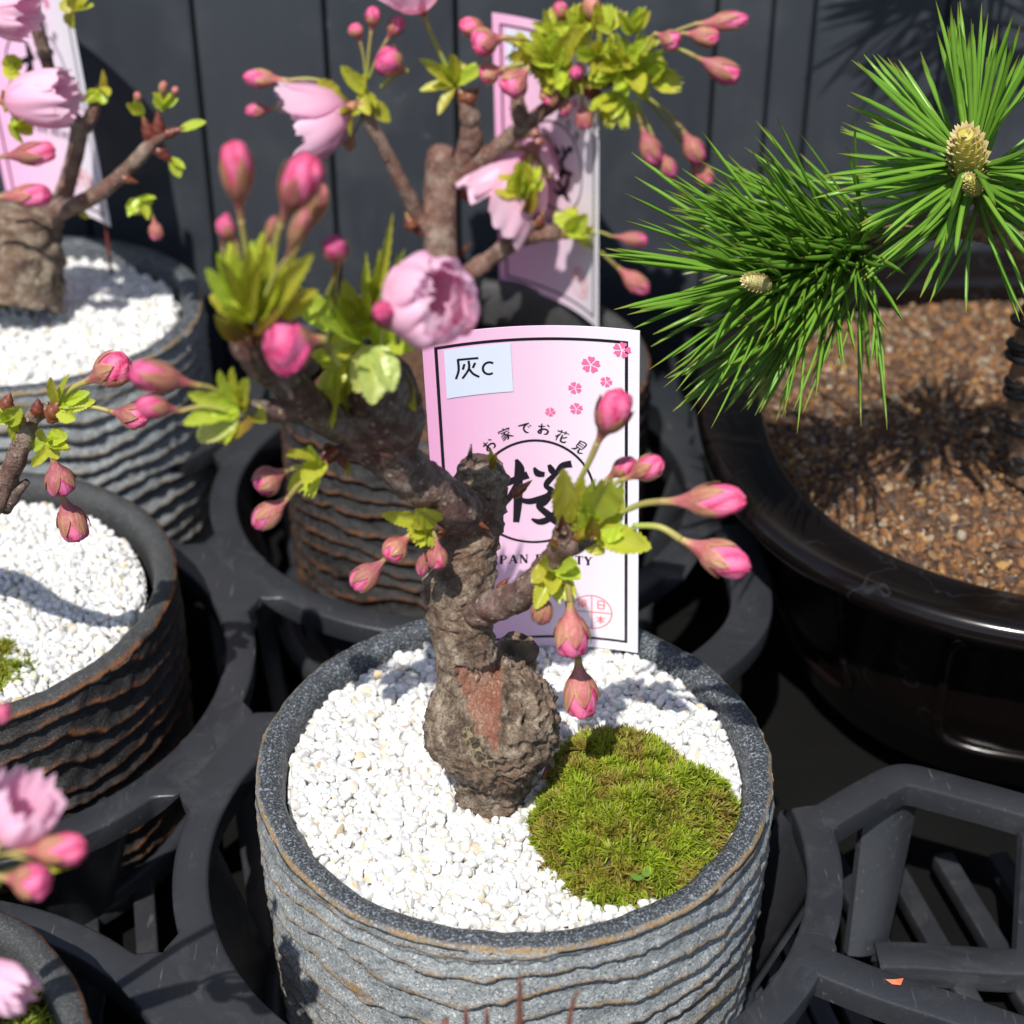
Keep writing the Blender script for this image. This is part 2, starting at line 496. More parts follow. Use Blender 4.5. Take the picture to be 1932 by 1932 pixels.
def tray_leg_mesh():
    mb = MB(); w0, w1 = 15.0, 10.0
    vs, f = [], []
    for i in range(9):
        q = i / 8; r = 71.0 - 13.0 * q; z = -8 - 40 * q; w = w0 + (w1 - w0) * q
        for th in (0, 1.8):
            for j in range(7):
                s_ = (j / 6 * 2 - 1); ang = s_ * w / r
                rr = r + th + 1.2 * (1 - s_ * s_)
                vs.append((rr * math.cos(ang), rr * math.sin(ang), z))
    for i in range(8):
        for side in (0, 1):
            o = i * 14 + side * 7
            for j in range(6):
                q4 = (o + j, o + j + 1, o + 14 + j + 1, o + 14 + j)
                f.append(q4 if side == 0 else q4[::-1])
        f.append((i * 14, i * 14 + 7, i * 14 + 21, i * 14 + 14)); f.append((i * 14 + 6, i * 14 + 20, i * 14 + 27, i * 14 + 13))
    mb.add(vs, f)
    return mb.mesh('tray_leg', S)

def tray_base_mesh():
    mb = MB(); lathe(mb, [(54, -49), (54, -44), (56, -42.5), (60, -42.5), (61.5, -44), (61.5, -49)], 96)
    return mb.mesh('tray_base', S)

def disc_mesh():
    mb = MB(); lathe(mb, [(4.7, 0.0), (4.65, 0.10), (4.35, 0.10), (4.3, 0.03), (0.01, 0.03)], 40)
    me = mb.mesh('mould_mark', S, smooth=False)
    return me

CELL_BACK = tray_cell_mesh((1, 2, 3), (20, 160))
CELL, CELL_OPEN, LEG, BASE, DISC = tray_cell_mesh(), tray_cell_mesh((0, 1, 2, 3), (11, 46)), tray_leg_mesh(), tray_base_mesh(), disc_mesh()

def strap(px, w, t, z0=TRAY_Z):
    """a flat bar of the tray along points on its top plane"""
    C = crom([atz(x, y, z0) for x, y in px], 8); rows = []
    for i, c in enumerate(C):
        d = (C[min(i + 1, len(C) - 1)] - C[max(i - 1, 0)]).normalized(); n_ = Vector((-d.y, d.x, 0))
        rows.append([c + n_ * a + Vector((0, 0, z)) for a, z in ((w / 2 - .5, -7), (w / 2, -.9), (w / 2 - .3, -.25), (w / 2 - 1, .06), (-w / 2 + 1, .06), (-w / 2 + .3, -.25), (-w / 2, -.9), (-w / 2 + .5, -7))])
    b = MB(); k = 8
    b.add([tuple(p) for r_ in rows for p in r_], [(i * k + j, i * k + j + 1, (i + 1) * k + j + 1, (i + 1) * k + j) for i in range(len(C) - 1) for j in range(k - 1)])
    o = b.build('cross_bar', 'tray_plastic', t); o.data.set_sharp_from_angle(angle=R(40)); return o

def tray(name, label, cells, shift, slats):
    c0 = cells[0] + shift
    t = thing(name, label, 'tray', (c0.x, c0.y, -85))
    for c in cells:
        c = c + shift
        inst('cell_ring', CELL_OPEN if c.length < 1 else CELL_BACK if c.y > 200 else CELL, 'tray_plastic', t, Matrix.Translation((c.x, c.y, TRAY_Z)), True)
        if c.y < 190: inst('base_ring', BASE, 'tray_plastic', t, Matrix.Translation((c.x, c.y, TRAY_Z)), True)
        for k in range(6):
            if c.y + 70 * math.sin(R(125.2 + 60 * k)) > 250: continue
            inst('leg', LEG, 'tray_plastic', t, Matrix.Translation((c.x, c.y, TRAY_Z)) @ Matrix.Rotation(R(95.2 + 60 * k + 30), 4, 'Z'), True)
        for k in range(3):
            a = R(95.2 + 120 * k); inst('mould_mark', DISC, 'tray_plastic', t, Matrix.Translation((c.x + 75 * math.cos(a), c.y + 75 * math.sin(a), TRAY_Z)), True)
    for x0, y0, y1 in slats:
        b = MB(); L = math.hypot((y1 - y0) * 0.224, y1 - y0)
        boxm(b, (x0 + shift.x, (y0 + y1) / 2 + shift.y, -72.7), 5.6, L, 5.0, R(12.6), bev=0.6)
        b.build('slat', 'tray_plastic', t)
    return t

Z3 = Vector((0, 0, 0))
TRAY_A = tray('plant_tray', 'black moulded plastic tray holding the cherry pots', [Z3, LA, LB, LA + LB, LB - LA], Z3, [(-190 + 15.0 * i, -150, 240 if i < 18 else 45) for i in range(27)])
strap([(1536, 1562), (1556, 1540), (1600, 1512), (1645, 1486), (1680, 1468), (1700, 1461), (1722, 1461), (1760, 1470), (1820, 1486), (1880, 1502), (2040, 1548)], 8.6, TRAY_A)
strap([(1520, 1800), (1585, 1826), (1680, 1862), (1800, 1900), (2050, 1985)], 9.0, TRAY_A)
strap([(1655, 1800), (1720, 1800), (1800, 1806), (1900, 1812), (2050, 1815)], 9.0, TRAY_A, -64)   # rim of the cup floor
def cup_wall(top, bot, w0, w1):
    p, q = atz(*top), atz(*bot); d = Vector((0.92, 0.39, 0)); n_ = Vector((0.39, -0.92, 0)); rows = []
    for i in range(9):
        k = i / 8; c = p.lerp(q, k); w = w0 + (w1 - w0) * k
        rows.append([c + d * (w * s_ / 2) + n_ * (2.2 * (1 - s_ * s_)) for s_ in (-1, -.6, -.2, .2, .6, 1)] + [c + d * (w * s_ / 2) + n_ * (2.2 * (1 - s_ * s_) - 2) for s_ in (1, .6, .2, -.2, -.6, -1)])
    b = MB(); b.add([tuple(v) for r_ in rows for v in r_], [(i * 12 + j, i * 12 + (j + 1) % 12, (i + 1) * 12 + (j + 1) % 12, (i + 1) * 12 + j) for i in range(8) for j in range(12)] + [tuple(range(96, 108))])
    o = b.build('leg', 'tray_plastic', TRAY_A); o.data.set_sharp_from_angle(angle=R(40))
cup_wall((1690, 1475, TRAY_Z - 5), (1638, 1790, -68), 17, 12)
cup_wall((1990, 1560, TRAY_Z - 5), (1960, 1800, -68), 19, 14)
strap([(1290, 1280), (1370, 1222), (1415, 1160), (1412, 1080), (1380, 990)], 12, TRAY_A)

# ------------------------------------------------------------------ pots
def ribbed_pot(name, label, c, zr, style, seed, Rr=59.5, n=420, rows=120):
    t = thing(name, label, 'pot', (c[0], c[1], -70))
    rnd = random.Random(seed)
    ph = [rnd.uniform(0, 6.28) for _ in range(8)]
    grey = style == 'pot_grey'
    H = 70.0 + zr
    prof = []   # (kind, z, r, rim)
    vs, cs = [], []
    zs = [-H + H * 1.0 * i / rows for i in range(rows)]
    th = np.linspace(0, 2 * np.pi, n, endpoint=False)
    nx, ny = np.cos(th), np.sin(th)
    wob = 1.4 * np.sin(th + ph[0]) + 1.1 * np.sin(2 * th + ph[1]) + 0.7 * np.sin(5 * th + ph[2])
    rough_t = np.array([noise.fractal(Vector((math.cos(a) * 3.2, math.sin(a) * 3.2, seed)), 1.0, 2.0, 4) for a in th])
    V, C = [], []
    NZ = {}
    for z in zs:
        q = -z / H                                # 0 top .. 1 bottom
        base = Rr * (1 - 0.035 * q ** 1.5)
        row = []
        for j in range(n):
            a = th[j]
            w = noise.noise(Vector((nx[j] * 1.9, ny[j] * 1.9, z * 0.05 + seed))) * 1.5 + noise.noise(Vector((nx[j] * 5, ny[j] * 5, z * 0.10 + seed))) * 0.45 + noise.noise(Vector((nx[j] * 14, ny[j] * 14, z * 0.25 + seed))) * 0.20
            v = (-z + 1.0 * wob[j]) / 6.2 + w * 0.62 - 0.7
            band = math.floor(v); s = v - band
            lipn = 0.5 + 0.5 * noise.noise(Vector((nx[j] * 5, ny[j] * 5, band * 3.1 + seed)))
            if s < 0.80: sh = (s / 0.80) ** 1.35
            else: sh = max(0.0, 1 - (s - 0.80) / 0.17) ** 0.8
            amp = (2.3 if grey else 2.3) * (0.45 + 0.75 * lipn)
            if v < 0.2: amp *= 0.35
            edge = max(0.0, 1 - abs(s - 0.80) / (0.17 if grey else 0.20)) * (0.35 + 0.9 * lipn)
            r = base + amp * (sh - 0.6) + 0.55 * noise.noise(Vector((nx[j] * 18, ny[j] * 18, z * 0.32 + seed))) + 0.25 * noise.noise(Vector((nx[j] * 45, ny[j] * 45, z * 0.8 + seed)))
            V.append((r * nx[j], r * ny[j], z)); C.append((min(1, edge), 0, 0, 1))
    rim = [(0.1, -0.6, 0.0, 0.0), (-0.2, 0.2, 1.0, 0.0), (-0.7, 0.7, 0.35, 0.6), (-1.1, 0.95, 0.0, 1), (-2.8, 1.3, 0.0, 1), (-4.2, 1.1, 0, 1), (-5.2, 0.6, 0, 1), (-5.9, -0.4, 0, 1), (-6.3, -2.2, 0, 1), (-6.7, -6, 0, 0.6), (-7.2, -13, 0, 0.4)]
    for dr, dz, e, g in rim:
        for j in range(n):
            wv = 0.55 * rough_t[j] + 0.25 * noise.noise(Vector((nx[j] * 14, ny[j] * 14, dz)))
            r = Rr + dr + wv
            V.append((r * nx[j], r * ny[j], dz + 0.5 * rough_t[(j * 3) % n] * 0.6)); C.append((e * 1.0, g, 0, 1))
    m = rows + len(rim); F = []
    for i in range(m - 1):
        for j in range(n):
            F.append((i * n + j, i * n + (j + 1) % n, (i + 1) * n + (j + 1) % n, (i + 1) * n + j))
    F.append(tuple(range(n - 1, -1, -1)))
    V = np.array(V) + np.array([c[0], c[1], zr])
    b = MB(); b.add(V, F, np.array(C))
    b.build('pot_body', style, t)
    return t

C_MAIN = Vector((1.5, 2.5, 0)); C_REAR = Vector((-14, 179, 0)); C_LEFT = Vector((-147, 69, 0)); C_UL = Vector((-155, 201, 0)); C_BL = Vector((-136, -95, 0)); C_BLACK = Vector((172.5, 152.0, 5))
ribbed_pot('plant_pot', 'round grey stone-glazed pot with wavy ridges in the centre foreground', C_MAIN, 0, 'pot_grey', 3, 59.0, 540, 150)
ribbed_pot('plant_pot', 'dark pot with copper ridges standing behind the pink card', C_REAR, 10, 'pot_brown', 11, 58)
ribbed_pot('plant_pot', 'dark brown ridged pot of white gravel at the left edge', C_LEFT, 0, 'pot_brown', 17)
ribbed_pot('plant_pot', 'blurred grey ridged pot of white gravel at upper left by the wall', C_UL, 16, 'pot_grey', 23, 56.5)
ribbed_pot('plant_pot', 'dark brown ridged pot with moss in the bottom left corner', C_BL, 0, 'pot_brown', 29)

def squircle(a, n=2.4):
    return (abs(math.cos(a)) ** n + abs(math.sin(a)) ** n) ** (-1 / n)

def black_pot():
    c = C_BLACK
    t = thing('bonsai_pot', 'large glossy black pot with a wide lip at right', 'pot', (c.x, c.y, -70))
    b = MB()
    lathe(b, [(80, -75), (84, -74), (93, -45), (98, -12), (101, -7.5), (112.5, -6), (115.2, -4.5), (116, -1.8), (115.4, 0.6), (113.8, 2.2), (111, 2.6), (107, 2.2), (101, 1.0), (97.5, 0.4), (95.8, -0.6), (95.0, -2.5), (94.6, -14)], 260, 0, 0)
    v = b.v[0]; g = np.array([squircle(math.atan2(p[1], p[0])) for p in v])
    b.v[0] = v * np.stack([g, g, np.ones(len(g))], 1) + np.array([c.x, c.y, c.z])
    b.build('pot_body', 'black_glaze', t)
    # raised panel frames on the side
    for a0 in (-105, -160, -50):
        b = MB(); P = []
        W, H = 30.0, 22.0; zc = -38
        for k in range(64):
            q = 2 * math.pi * k / 64
            cx_, sx_ = math.cos(q), math.sin(q)
            u = W * math.copysign(abs(cx_) ** 0.28, cx_); v_ = H * math.copysign(abs(sx_) ** 0.28, sx_)
            z = zc + v_; rr = float(np.interp(z, [-75, -45, -12], [84, 93, 98])) + 0.3
            a = R(a0) + u / rr; rr *= squircle(a)
            P.append((c.x + rr * math.cos(a), c.y + rr * math.sin(a), z + c.z))
        P.append(P[0])
        tube(b, P, [1.6] * len(P), 8, 1, cap=False, smoothp=False)
        b.build('panel_moulding', 'black_glaze', t)
black_pot()

# ------------------------------------------------------------------ gravel, soil
def ico(sub=1):
    bm = bmesh.new(); bmesh.ops.create_icosphere(bm, subdivisions=sub, radius=1.0)
    bm.verts.index_update()
    v = np.array([tuple(x.co) for x in bm.verts]); f = [tuple(x.index for x in y.verts) for y in bm.faces]; bm.free()
    return v, f
ICO_V, ICO_F = ico(2)

def stone_variants(k, seed, angular=0.35):
    out = []; rnd = random.Random(seed)
    for i in range(k):
        v = ICO_V.copy()
        ax = np.array([rnd.uniform(0.85, 1.25), rnd.uniform(0.75, 1.05), rnd.uniform(0.6, 0.85)])
        # chop with random planes for flat facets, then noise
        for _ in range(11):
            d = np.array([rnd.gauss(0, 1) for _ in range(3)]); d /= np.linalg.norm(d)
            h = rnd.uniform(0.55, 0.88); s = v @ d; over = np.maximum(s - h, 0)
            v = v - np.outer(over * (0.85 + angular * 0.4), d)
        off = Vector((rnd.uniform(0, 50), 0, 0))
        sc = np.array([1 + 0.16 * noise.noise(Vector(p) * 1.6 + off) for p in v])
        out.append(v * sc[:, None] * ax)
    return out

PEB = stone_variants(10, 5, 0.3)
def mesh_of(v, name):
    b = MB(); b.add(v, ICO_F); me = b.mesh(name, S); me.set_sharp_from_angle(angle=R(24)); return me
PEB_ME = [mesh_of(v, 'pebble') for v in PEB]
GRN = stone_variants(8, 9, 0.6)
GRN_ME = [mesh_of(v, 'granule') for v in GRN]

def rand_rot(rnd):
    return Quaternion((rnd.gauss(0, 1), rnd.gauss(0, 1), rnd.gauss(0, 1), rnd.gauss(0, 1))).normalized().to_matrix()

def scatter(t, pts, variants, meshes, mat, piece, mass, n_single, rnd):
    """pts: (x, y, z, size). The pieces that show largest become objects, the rest one joined part"""
    pts = sorted(pts, key=lambda p: -p[4])
    b = MB()
    for i, (x, y, z, s, key) in enumerate(pts):
        k = rnd.randrange(len(variants)); rot = rand_rot(rnd)
        if i < n_single:
            M = Matrix.Translation((x, y, z)) @ rot.to_4x4() @ Matrix.Scale(s, 4)
            inst(piece, meshes[k], mat, t, M, True)
        else:
            b.add((variants[k] * s) @ np.array(rot).T + np.array([x, y, z]), ICO_F)
    if b.n:
        o = b.build(mass, mat, t, True, 'stuff'); o.data.set_sharp_from_angle(angle=R(24))

def inpoly(x, y, poly):
    c = False; n = len(poly)
    for i in range(n):
        x1, y1 = poly[i]; x2, y2 = poly[(i + 1) % n]
        if (y1 > y) != (y2 > y) and x < (x2 - x1) * (y - y1) / (y2 - y1) + x1: c = not c
    return c

def gravel(label, c, zr, rad, level, n_single, keep, size=1.28, seed=1, dome=1.5, layers=2):
    rnd = random.Random(seed)
    t = thing('gravel_bed', label, 'gravel', (c.x, c.y, zr + level - 12))
    b = MB()
    lathe(b, [(0.01, zr + level + dome - 1.6), (rad * 0.5, zr + level + dome * 0.7 - 1.6), (rad - 0.2, zr + level - 1.5)], 72, c.x, c.y)
    b.build('gravel_base', 'gravel_dust', t)
    pts = []
    for lay in range(layers):
        sp = 1.86 * size / 1.30
        nrow = int(rad / (sp * 0.866)) + 1
        for iy in range(-nrow, nrow + 1):
            for ix in range(-nrow - 5, nrow + 6):
                x = (ix + 0.5 * (iy % 2) + 0.31 * lay) * sp + rnd.uniform(-0.75, 0.75)
                y = (iy + 0.4 * lay) * sp * 0.866 + rnd.uniform(-0.75, 0.75)
                rr = math.hypot(x, y)
                if rr > rad - 1.0: continue
                X, Y = c.x + x, c.y + y
                if not keep(X, Y): continue
                s = size * rnd.uniform(0.72, 1.22)
                if rnd.random() < 0.06: s *= 1.25
                z = zr + level + dome * (1 - (rr / rad) ** 2) - 1.1 * lay + rnd.uniform(-0.5, 0.4) + 0.5 * noise.noise(Vector((X * 0.12, Y * 0.12, seed))) 
                pts.append((X, Y, z, s, (s * (1 + 0.004 * (-Y)) if lay == 0 else 0) + (0.2 * (z - zr) if lay == 0 else -5)))
    scatter(t, pts, PEB, PEB_ME, 'quartz', 'pebble', 'pebble_fill', n_single, rnd)
    return t

MOSS_PX = [(992, 1560), (1020, 1505), (1045, 1425), (1090, 1397), (1180, 1392), (1250, 1415), (1300, 1452), (1350, 1478), (1386, 1492), (1392, 1535), (1365, 1590), (1330, 1640), (1250, 1690), (1150, 1712), (1080, 1690), (1042, 1652), (1005, 1605)]
MOSS_POLY = [(atz(x, y, -2.5).x, atz(x, y, -2.5).y) for x, y in MOSS_PX]
TRUNK_C = (-4.0, -8.0)
gravel('bright white quartz gravel filling the grey pot beside the moss', C_MAIN, 0, 52.4, -3.2, 300,
       lambda x, y: not inpoly(x, y, MOSS_POLY) and math.hypot(x - TRUNK_C[0], y - TRUNK_C[1]) > 7.2, 1.70, 2, 2.0)
gravel('white gravel crossed by a twig shadow in the left brown pot', C_LEFT, 0, 51.0, -4.6, 0, lambda x, y: x > -196, 1.6, 4, 2)
gravel('blurred white gravel in the upper left grey pot', C_UL, 16, 48.3, -4.6, 0, lambda x, y: x > -192, 1.80, 6, 2)
rb = thing('soil_bed', 'dark soil in the copper-ridged pot behind the card', 'soil', (C_REAR.x, C_REAR.y, -8))
b = MB(); lathe(b, [(0.01, -3), (30, -4), (51.0, -6)], 64, C_REAR.x, C_REAR.y); b.build('soil_surface', 'soil_dust', rb)

def soil():
    c = C_BLACK; rnd = random.Random(31)
    t = thing('soil_bed', 'brown and black granular soil filling the glossy pot', 'soil', (c.x, c.y, -10))
    b = MB(); lathe(b, [(0.01, c.z - 5.2), (60, c.z - 6.6), (97.0, c.z - 8.6)], 72, c.x, c.y); b.build('soil_base', 'soil_dust', t)
    pts = []
    for i in range(7200):
        a = rnd.uniform(0, 6.2832); r = 94.0 * squircle(a) * math.sqrt(rnd.random())
        x, y = c.x + r * math.cos(a), c.y + r * math.sin(a)
        if x > c.x + 25: continue
        s = rnd.choice((0.9, 1.1, 1.2, 1.4, 1.6, 2.0)) * rnd.uniform(0.85, 1.15)
        z = c.z - 5.0 - 3.2 * (r / 95) ** 2 + rnd.uniform(-0.7, 0.5)
        vis = 1.0 if (x < c.x + 5 and y < c.y) else 0.2
        pts.append((x, y, z, s, s * vis))
    scatter(t, pts, GRN, GRN_ME, 'soil', 'granule', 'granule_fill', 300, rnd)
soil()

# ------------------------------------------------------------------ moss
def moss(label, c, poly, zbase, height, n, seed, blade=2.9, rough_edge=True):
    rnd = random.Random(seed)
    b = MB()
    xs = [p[0] for p in poly]; ys = [p[1] for p in poly]
    cx, cy = sum(xs) / len(xs), sum(ys) / len(ys)
    def dist_edge(x, y):
        d = 1e9
        for i in range(len(poly)):
            x1, y1 = poly[i]; x2, y2 = poly[(i + 1) % len(poly)]
            L = (x2 - x1) ** 2 + (y2 - y1) ** 2; q = max(0, min(1, ((x - x1) * (x2 - x1) + (y - y1) * (y2 - y1)) / L))
            d = min(d, math.hypot(x - x1 - q * (x2 - x1), y - y1 - q * (y2 - y1)))
        return d
    def hz(x, y):
        d = dist_edge(x, y)
        return zbase + height * (1 - math.exp(-d / 6.0)) + 2.6 * noise.noise(Vector((x * 0.17, y * 0.17, seed)))
    # cushion under the blades
    G = 46; idx = {}; vs = []; fs = []
    x0, x1, y0, y1 = min(xs), max(xs), min(ys), max(ys)
    for i in range(G + 1):
        for j in range(G + 1):
            x = x0 + (x1 - x0) * i / G; y = y0 + (y1 - y0) * j / G
            if inpoly(x, y, poly): idx[i, j] = len(vs); vs.append((x, y, hz(x, y) - 1.0))
    for i in range(G):
        for j in range(G):
            k = [(i, j), (i + 1, j), (i + 1, j + 1), (i, j + 1)]
            if all(q in idx for q in k): fs.append(tuple(idx[q] for q in k))
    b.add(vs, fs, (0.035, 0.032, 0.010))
    for _ in range(n):
        for _try in range(30):
            x = rnd.uniform(x0, x1); y = rnd.uniform(y0, y1)
            if inpoly(x, y, poly): break
        z = hz(x, y) - 0.9
        e = dist_edge(x, y)
        lean = Vector((x - cx, y - cy, 0)); lean = lean * (0.5 / max(lean.length, 1)) * max(0, 1 - e / 7)
        brown = noise.noise(Vector((x * 0.16, y * 0.16, seed + 7))) + rnd.gauss(0, 0.22)
        if brown > 0.22: base = Vector((0.16, 0.095, 0.028))
        elif brown > 0.05: base = Vector((0.17, 0.16, 0.02))
        else: base = Vector((0.17, 0.24, 0.012))
        base = base * rnd.uniform(0.5, 1.5) * (1.0 + 0.6 * noise.noise(Vector((x * 0.35, y * 0.35, seed + 3))))
        up = (Vector((rnd.gauss(0, 0.22), rnd.gauss(0, 0.22), 1)) + lean).normalized()
        m = frame((0, 0, 0), up, (1, 0, 0)).to_3x3()
        nb = rnd.randint(13, 19); L0 = blade * rnd.uniform(0.75, 1.2)
        for k in range(nb):
            a = k * 2.4 + rnd.uniform(-0.3, 0.3); tilt = rnd.uniform(0.25, 1.25)
            d = Vector((math.cos(a) * math.sin(tilt), math.sin(a) * math.sin(tilt), math.cos(tilt)))
            sd_ = Vector((-math.sin(a), math.cos(a), 0))
            L = L0 * rnd.uniform(0.7, 1.1); w = 0.19 * rnd.uniform(0.8, 1.3)
            bend = Vector((0, 0, -0.30 * L * math.sin(tilt)))
            o = Vector((x, y, z))
            p0 = o + m @ (d * 0.15 * L); p1 = o + m @ (d * 0.6 * L); p2 = o + m @ (d * L + bend); ss = m @ sd_
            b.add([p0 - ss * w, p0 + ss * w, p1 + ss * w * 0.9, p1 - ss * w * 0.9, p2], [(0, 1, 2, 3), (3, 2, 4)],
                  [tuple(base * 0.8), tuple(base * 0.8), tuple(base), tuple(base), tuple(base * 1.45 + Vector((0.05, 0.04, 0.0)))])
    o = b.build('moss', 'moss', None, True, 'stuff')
    return tag(o, label, 'moss')

def ragged(poly, k=6, amp=1.6):
    out = []
    for i in range(len(poly)):
        (x1, y1), (x2, y2) = poly[i], poly[(i + 1) % len(poly)]
        for j in range(k):
            x, y = x1 + (x2 - x1) * j / k, y1 + (y2 - y1) * j / k
            out.append((x + amp * noise.noise(Vector((x * 0.35, y * 0.35, 3))), y + amp * noise.noise(Vector((x * 0.35, y * 0.35, 8)))))
    return out

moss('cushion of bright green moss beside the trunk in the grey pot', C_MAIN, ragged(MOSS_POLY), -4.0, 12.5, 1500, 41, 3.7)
def disc_poly(c, r, n=14, seed=0):
    rnd = random.Random(seed)
    return [(c[0] + r * rnd.uniform(0.85, 1.1) * math.cos(6.2832 * i / n), c[1] + r * rnd.uniform(0.85, 1.1) * math.sin(6.2832 * i / n)) for i in range(n)]
pl = atz(-30, 1255, -3); moss('brownish moss at the left edge of the left brown pot', C_LEFT, disc_poly((pl.x, pl.y), 11, 14, 2), -5, 5, 170, 43, 4)
pl = atz(30, 1900, -3); moss('pale dry moss in the bottom left corner pot', C_BL, disc_poly((C_BL.x + 28, C_BL.y + 12), 27, 18, 3), -6, 5, 460, 44, 4.2)
pl = atz(-10, 590, 13); moss('moss speck at the left edge of the upper left pot', C_UL, disc_poly((pl.x - 4, pl.y), 9, 12, 5), 11, 5, 110, 45, 4)

# ------------------------------------------------------------------ flower and leaf shapes (unit size, along +Z)
def lerp3(a, b, q): return tuple(a[i] + (b[i] - a[i]) * q for i in range(3))
PINK_D, PINK, PINK_L = (0.66, 0.022, 0.13), (0.75, 0.07, 0.22), (0.83, 0.22, 0.39)

RZ = [0, .10, .20, .30, .40, .50, .62, .74, .85, .93, 1.0]
RP = [.085, .10, .145, .235, .36, .445, .475, .45, .365, .26, .11]
RO = [.085, .10, .15, .25, .385, .475, .52, .52, .46, .36, .16]
def brad(z, o=False): return float(np.interp(z, RZ, RO if o else RP))

def bud_core(seed, full=1.0, green=0.0, o=False, frill=0.12):
    """closed petals: an egg of overlapping spiral petals"""
    rnd = random.Random(seed); b = MB(); n, m = 45, 22; vs, cs, f = [], [], []
    ph = rnd.uniform(0, 6); off = [rnd.uniform(-0.06, 0.05) for _ in range(5)]
    for i in range(m + 1):
        q = i / m; z = 0.30 + 0.70 * q
        for j in range(n):
            a = 2 * math.pi * j / n
            u = ((a + ph + 1.9 * q) / (2 * math.pi) * 5) % 5.0; k = int(u); s = u - k
            step = (s ** 1.6) * frill * (0.3 + q) * (1 + 0.5 * noise.noise(Vector((k * 3.1, q * 4, seed))))
            top = 1 - (0.05 + abs(off[k])) * (q > 0.8) * (q - 0.8) * 5
            r = brad(z, o) * full * (0.93 + step) + 0.012 * noise.noise(Vector((math.cos(a) * 2, math.sin(a) * 2, q * 3 + seed)))
            vs.append((r * math.cos(a), r * math.sin(a), 0.30 + (z - 0.30) * top + 0.012 * math.sin(a * 5 + seed) * q))
            c = lerp3(PINK, PINK_L, min(1, (1 - abs(s - 0.45) * 2) * 1.1))
            c = lerp3(c, PINK_D, max(0, (q - 0.72)) * 1.5)
            if s < 0.07 or s > 0.96: c = lerp3(c, PINK_D, 0.7)
            cs.append(lerp3(c, (0.42, 0.40, 0.10), green * 0.8) + (1,))
    for i in range(m):
        for j in range(n):
            f.append((i * n + j, i * n + (j + 1) % n, (i + 1) * n + (j + 1) % n, (i + 1) * n + j))
    vs.append((0, 0, 0.96)); cs.append(PINK_D + (1,))
    for j in range(n): f.append((m * n + j, m * n + (j + 1) % n, len(vs) - 1))
    b.add(vs, f, cs)
    return b.mesh('flower_bud')

def bud_calyx(seed, cover=0.72, green=0.0, o=False):
    """calyx tube with five sepals hugging the petals"""
    rnd = random.Random(seed); b = MB(); n = 25; vs, cs, f = [], [], []
    RED, REDL, GRN_ = (0.34, 0.060, 0.072), (0.52, 0.18, 0.18), (0.40, 0.42, 0.08)
    for i in range(13):
        q = i / 12; z = 0.44 * q
        for j in range(n):
            a = 2 * math.pi * j / n
            r = brad(z, o) * (1.035 + 0.02 * math.cos(5 * a)) + 0.006
            c = lerp3(RED, REDL, 0.5 + 0.5 * noise.noise(Vector((math.cos(a) * 1.5, math.sin(a) * 1.5, q * 2 + seed))))
            vs.append((r * math.cos(a), r * math.sin(a), z)); cs.append(lerp3(c, GRN_, max(green * 0.6, 0.9 * max(0, 1 - q * 2.2))) + (1,))
    for i in range(12):
        for j in range(n): f.append((i * n + j, i * n + (j + 1) % n, (i + 1) * n + (j + 1) % n, (i + 1) * n + j))
    b.add(vs, f, cs)
    for k in range(5):
        a0 = 2 * math.pi * (k + rnd.uniform(-0.12, 0.12)) / 5; L = (cover - 0.36) * rnd.uniform(0.8, 1.15); vs, cs, f = [], [], []
        m, w = 10, 9; gk = rnd.random()
        for i in range(m + 1):
            q = i / m; z = 0.36 + L * q
            hw = 0.66 * (1 - q ** 1.7) * (1 - 0.1 * q) + 0.02
            for j in range(w):
                s = j / (w - 1) * 2 - 1
                r = brad(z, o) * (1.055 + 0.03 * (1 - s * s)) + 0.012 + 0.03 * q * q + 0.010 * noise.noise(Vector((s * 3, q * 3, seed + k)))
                a = a0 + s * hw
                vs.append((r * math.cos(a), r * math.sin(a), z))
                c = lerp3(RED, REDL, 0.5 + 0.6 * noise.noise(Vector((s * 2, q * 2, seed + k))))
                g = 0.9 * max(0, (abs(s) - 0.55) / 0.45) + (0.75 * max(0, 1 - abs(s) * 2.2) if gk > 0.45 else 0)
                c = lerp3(c, GRN_, min(0.95, max(green, g * (0.3 + 0.7 * q))))
                cs.append(c + (1,))
        for i in range(m):
            for j in range(w - 1): f.append((i * w + j, i * w + j + 1, (i + 1) * w + j + 1, (i + 1) * w + j))
        b.add(vs, f, cs)
    return b.mesh('calyx')

BUDS = [(bud_core(i, 1.0), bud_calyx(i + 20, c)) for i, c in enumerate((0.84, 0.74, 0.88, 0.80))]
BUDS_G = [(bud_core(i + 7, 0.97, 0.5), bud_calyx(i + 30, 0.95, 0.35)) for i in range(2)]
BUDS_C = [(bud_core(i + 17, 1.0, 0, True), bud_calyx(i + 50, 0.90, 0.0, True)) for i in range(3)]
BUDS_R = [(bud_core(27, 1.06, 0, True, 0.30), bud_calyx(60, 0.58, 0.1, True))]
BUDS_O = [(bud_core(i + 11, 1.0, 0, True), bud_calyx(i + 40, 0.76, 0, True)) for i in range(3)]

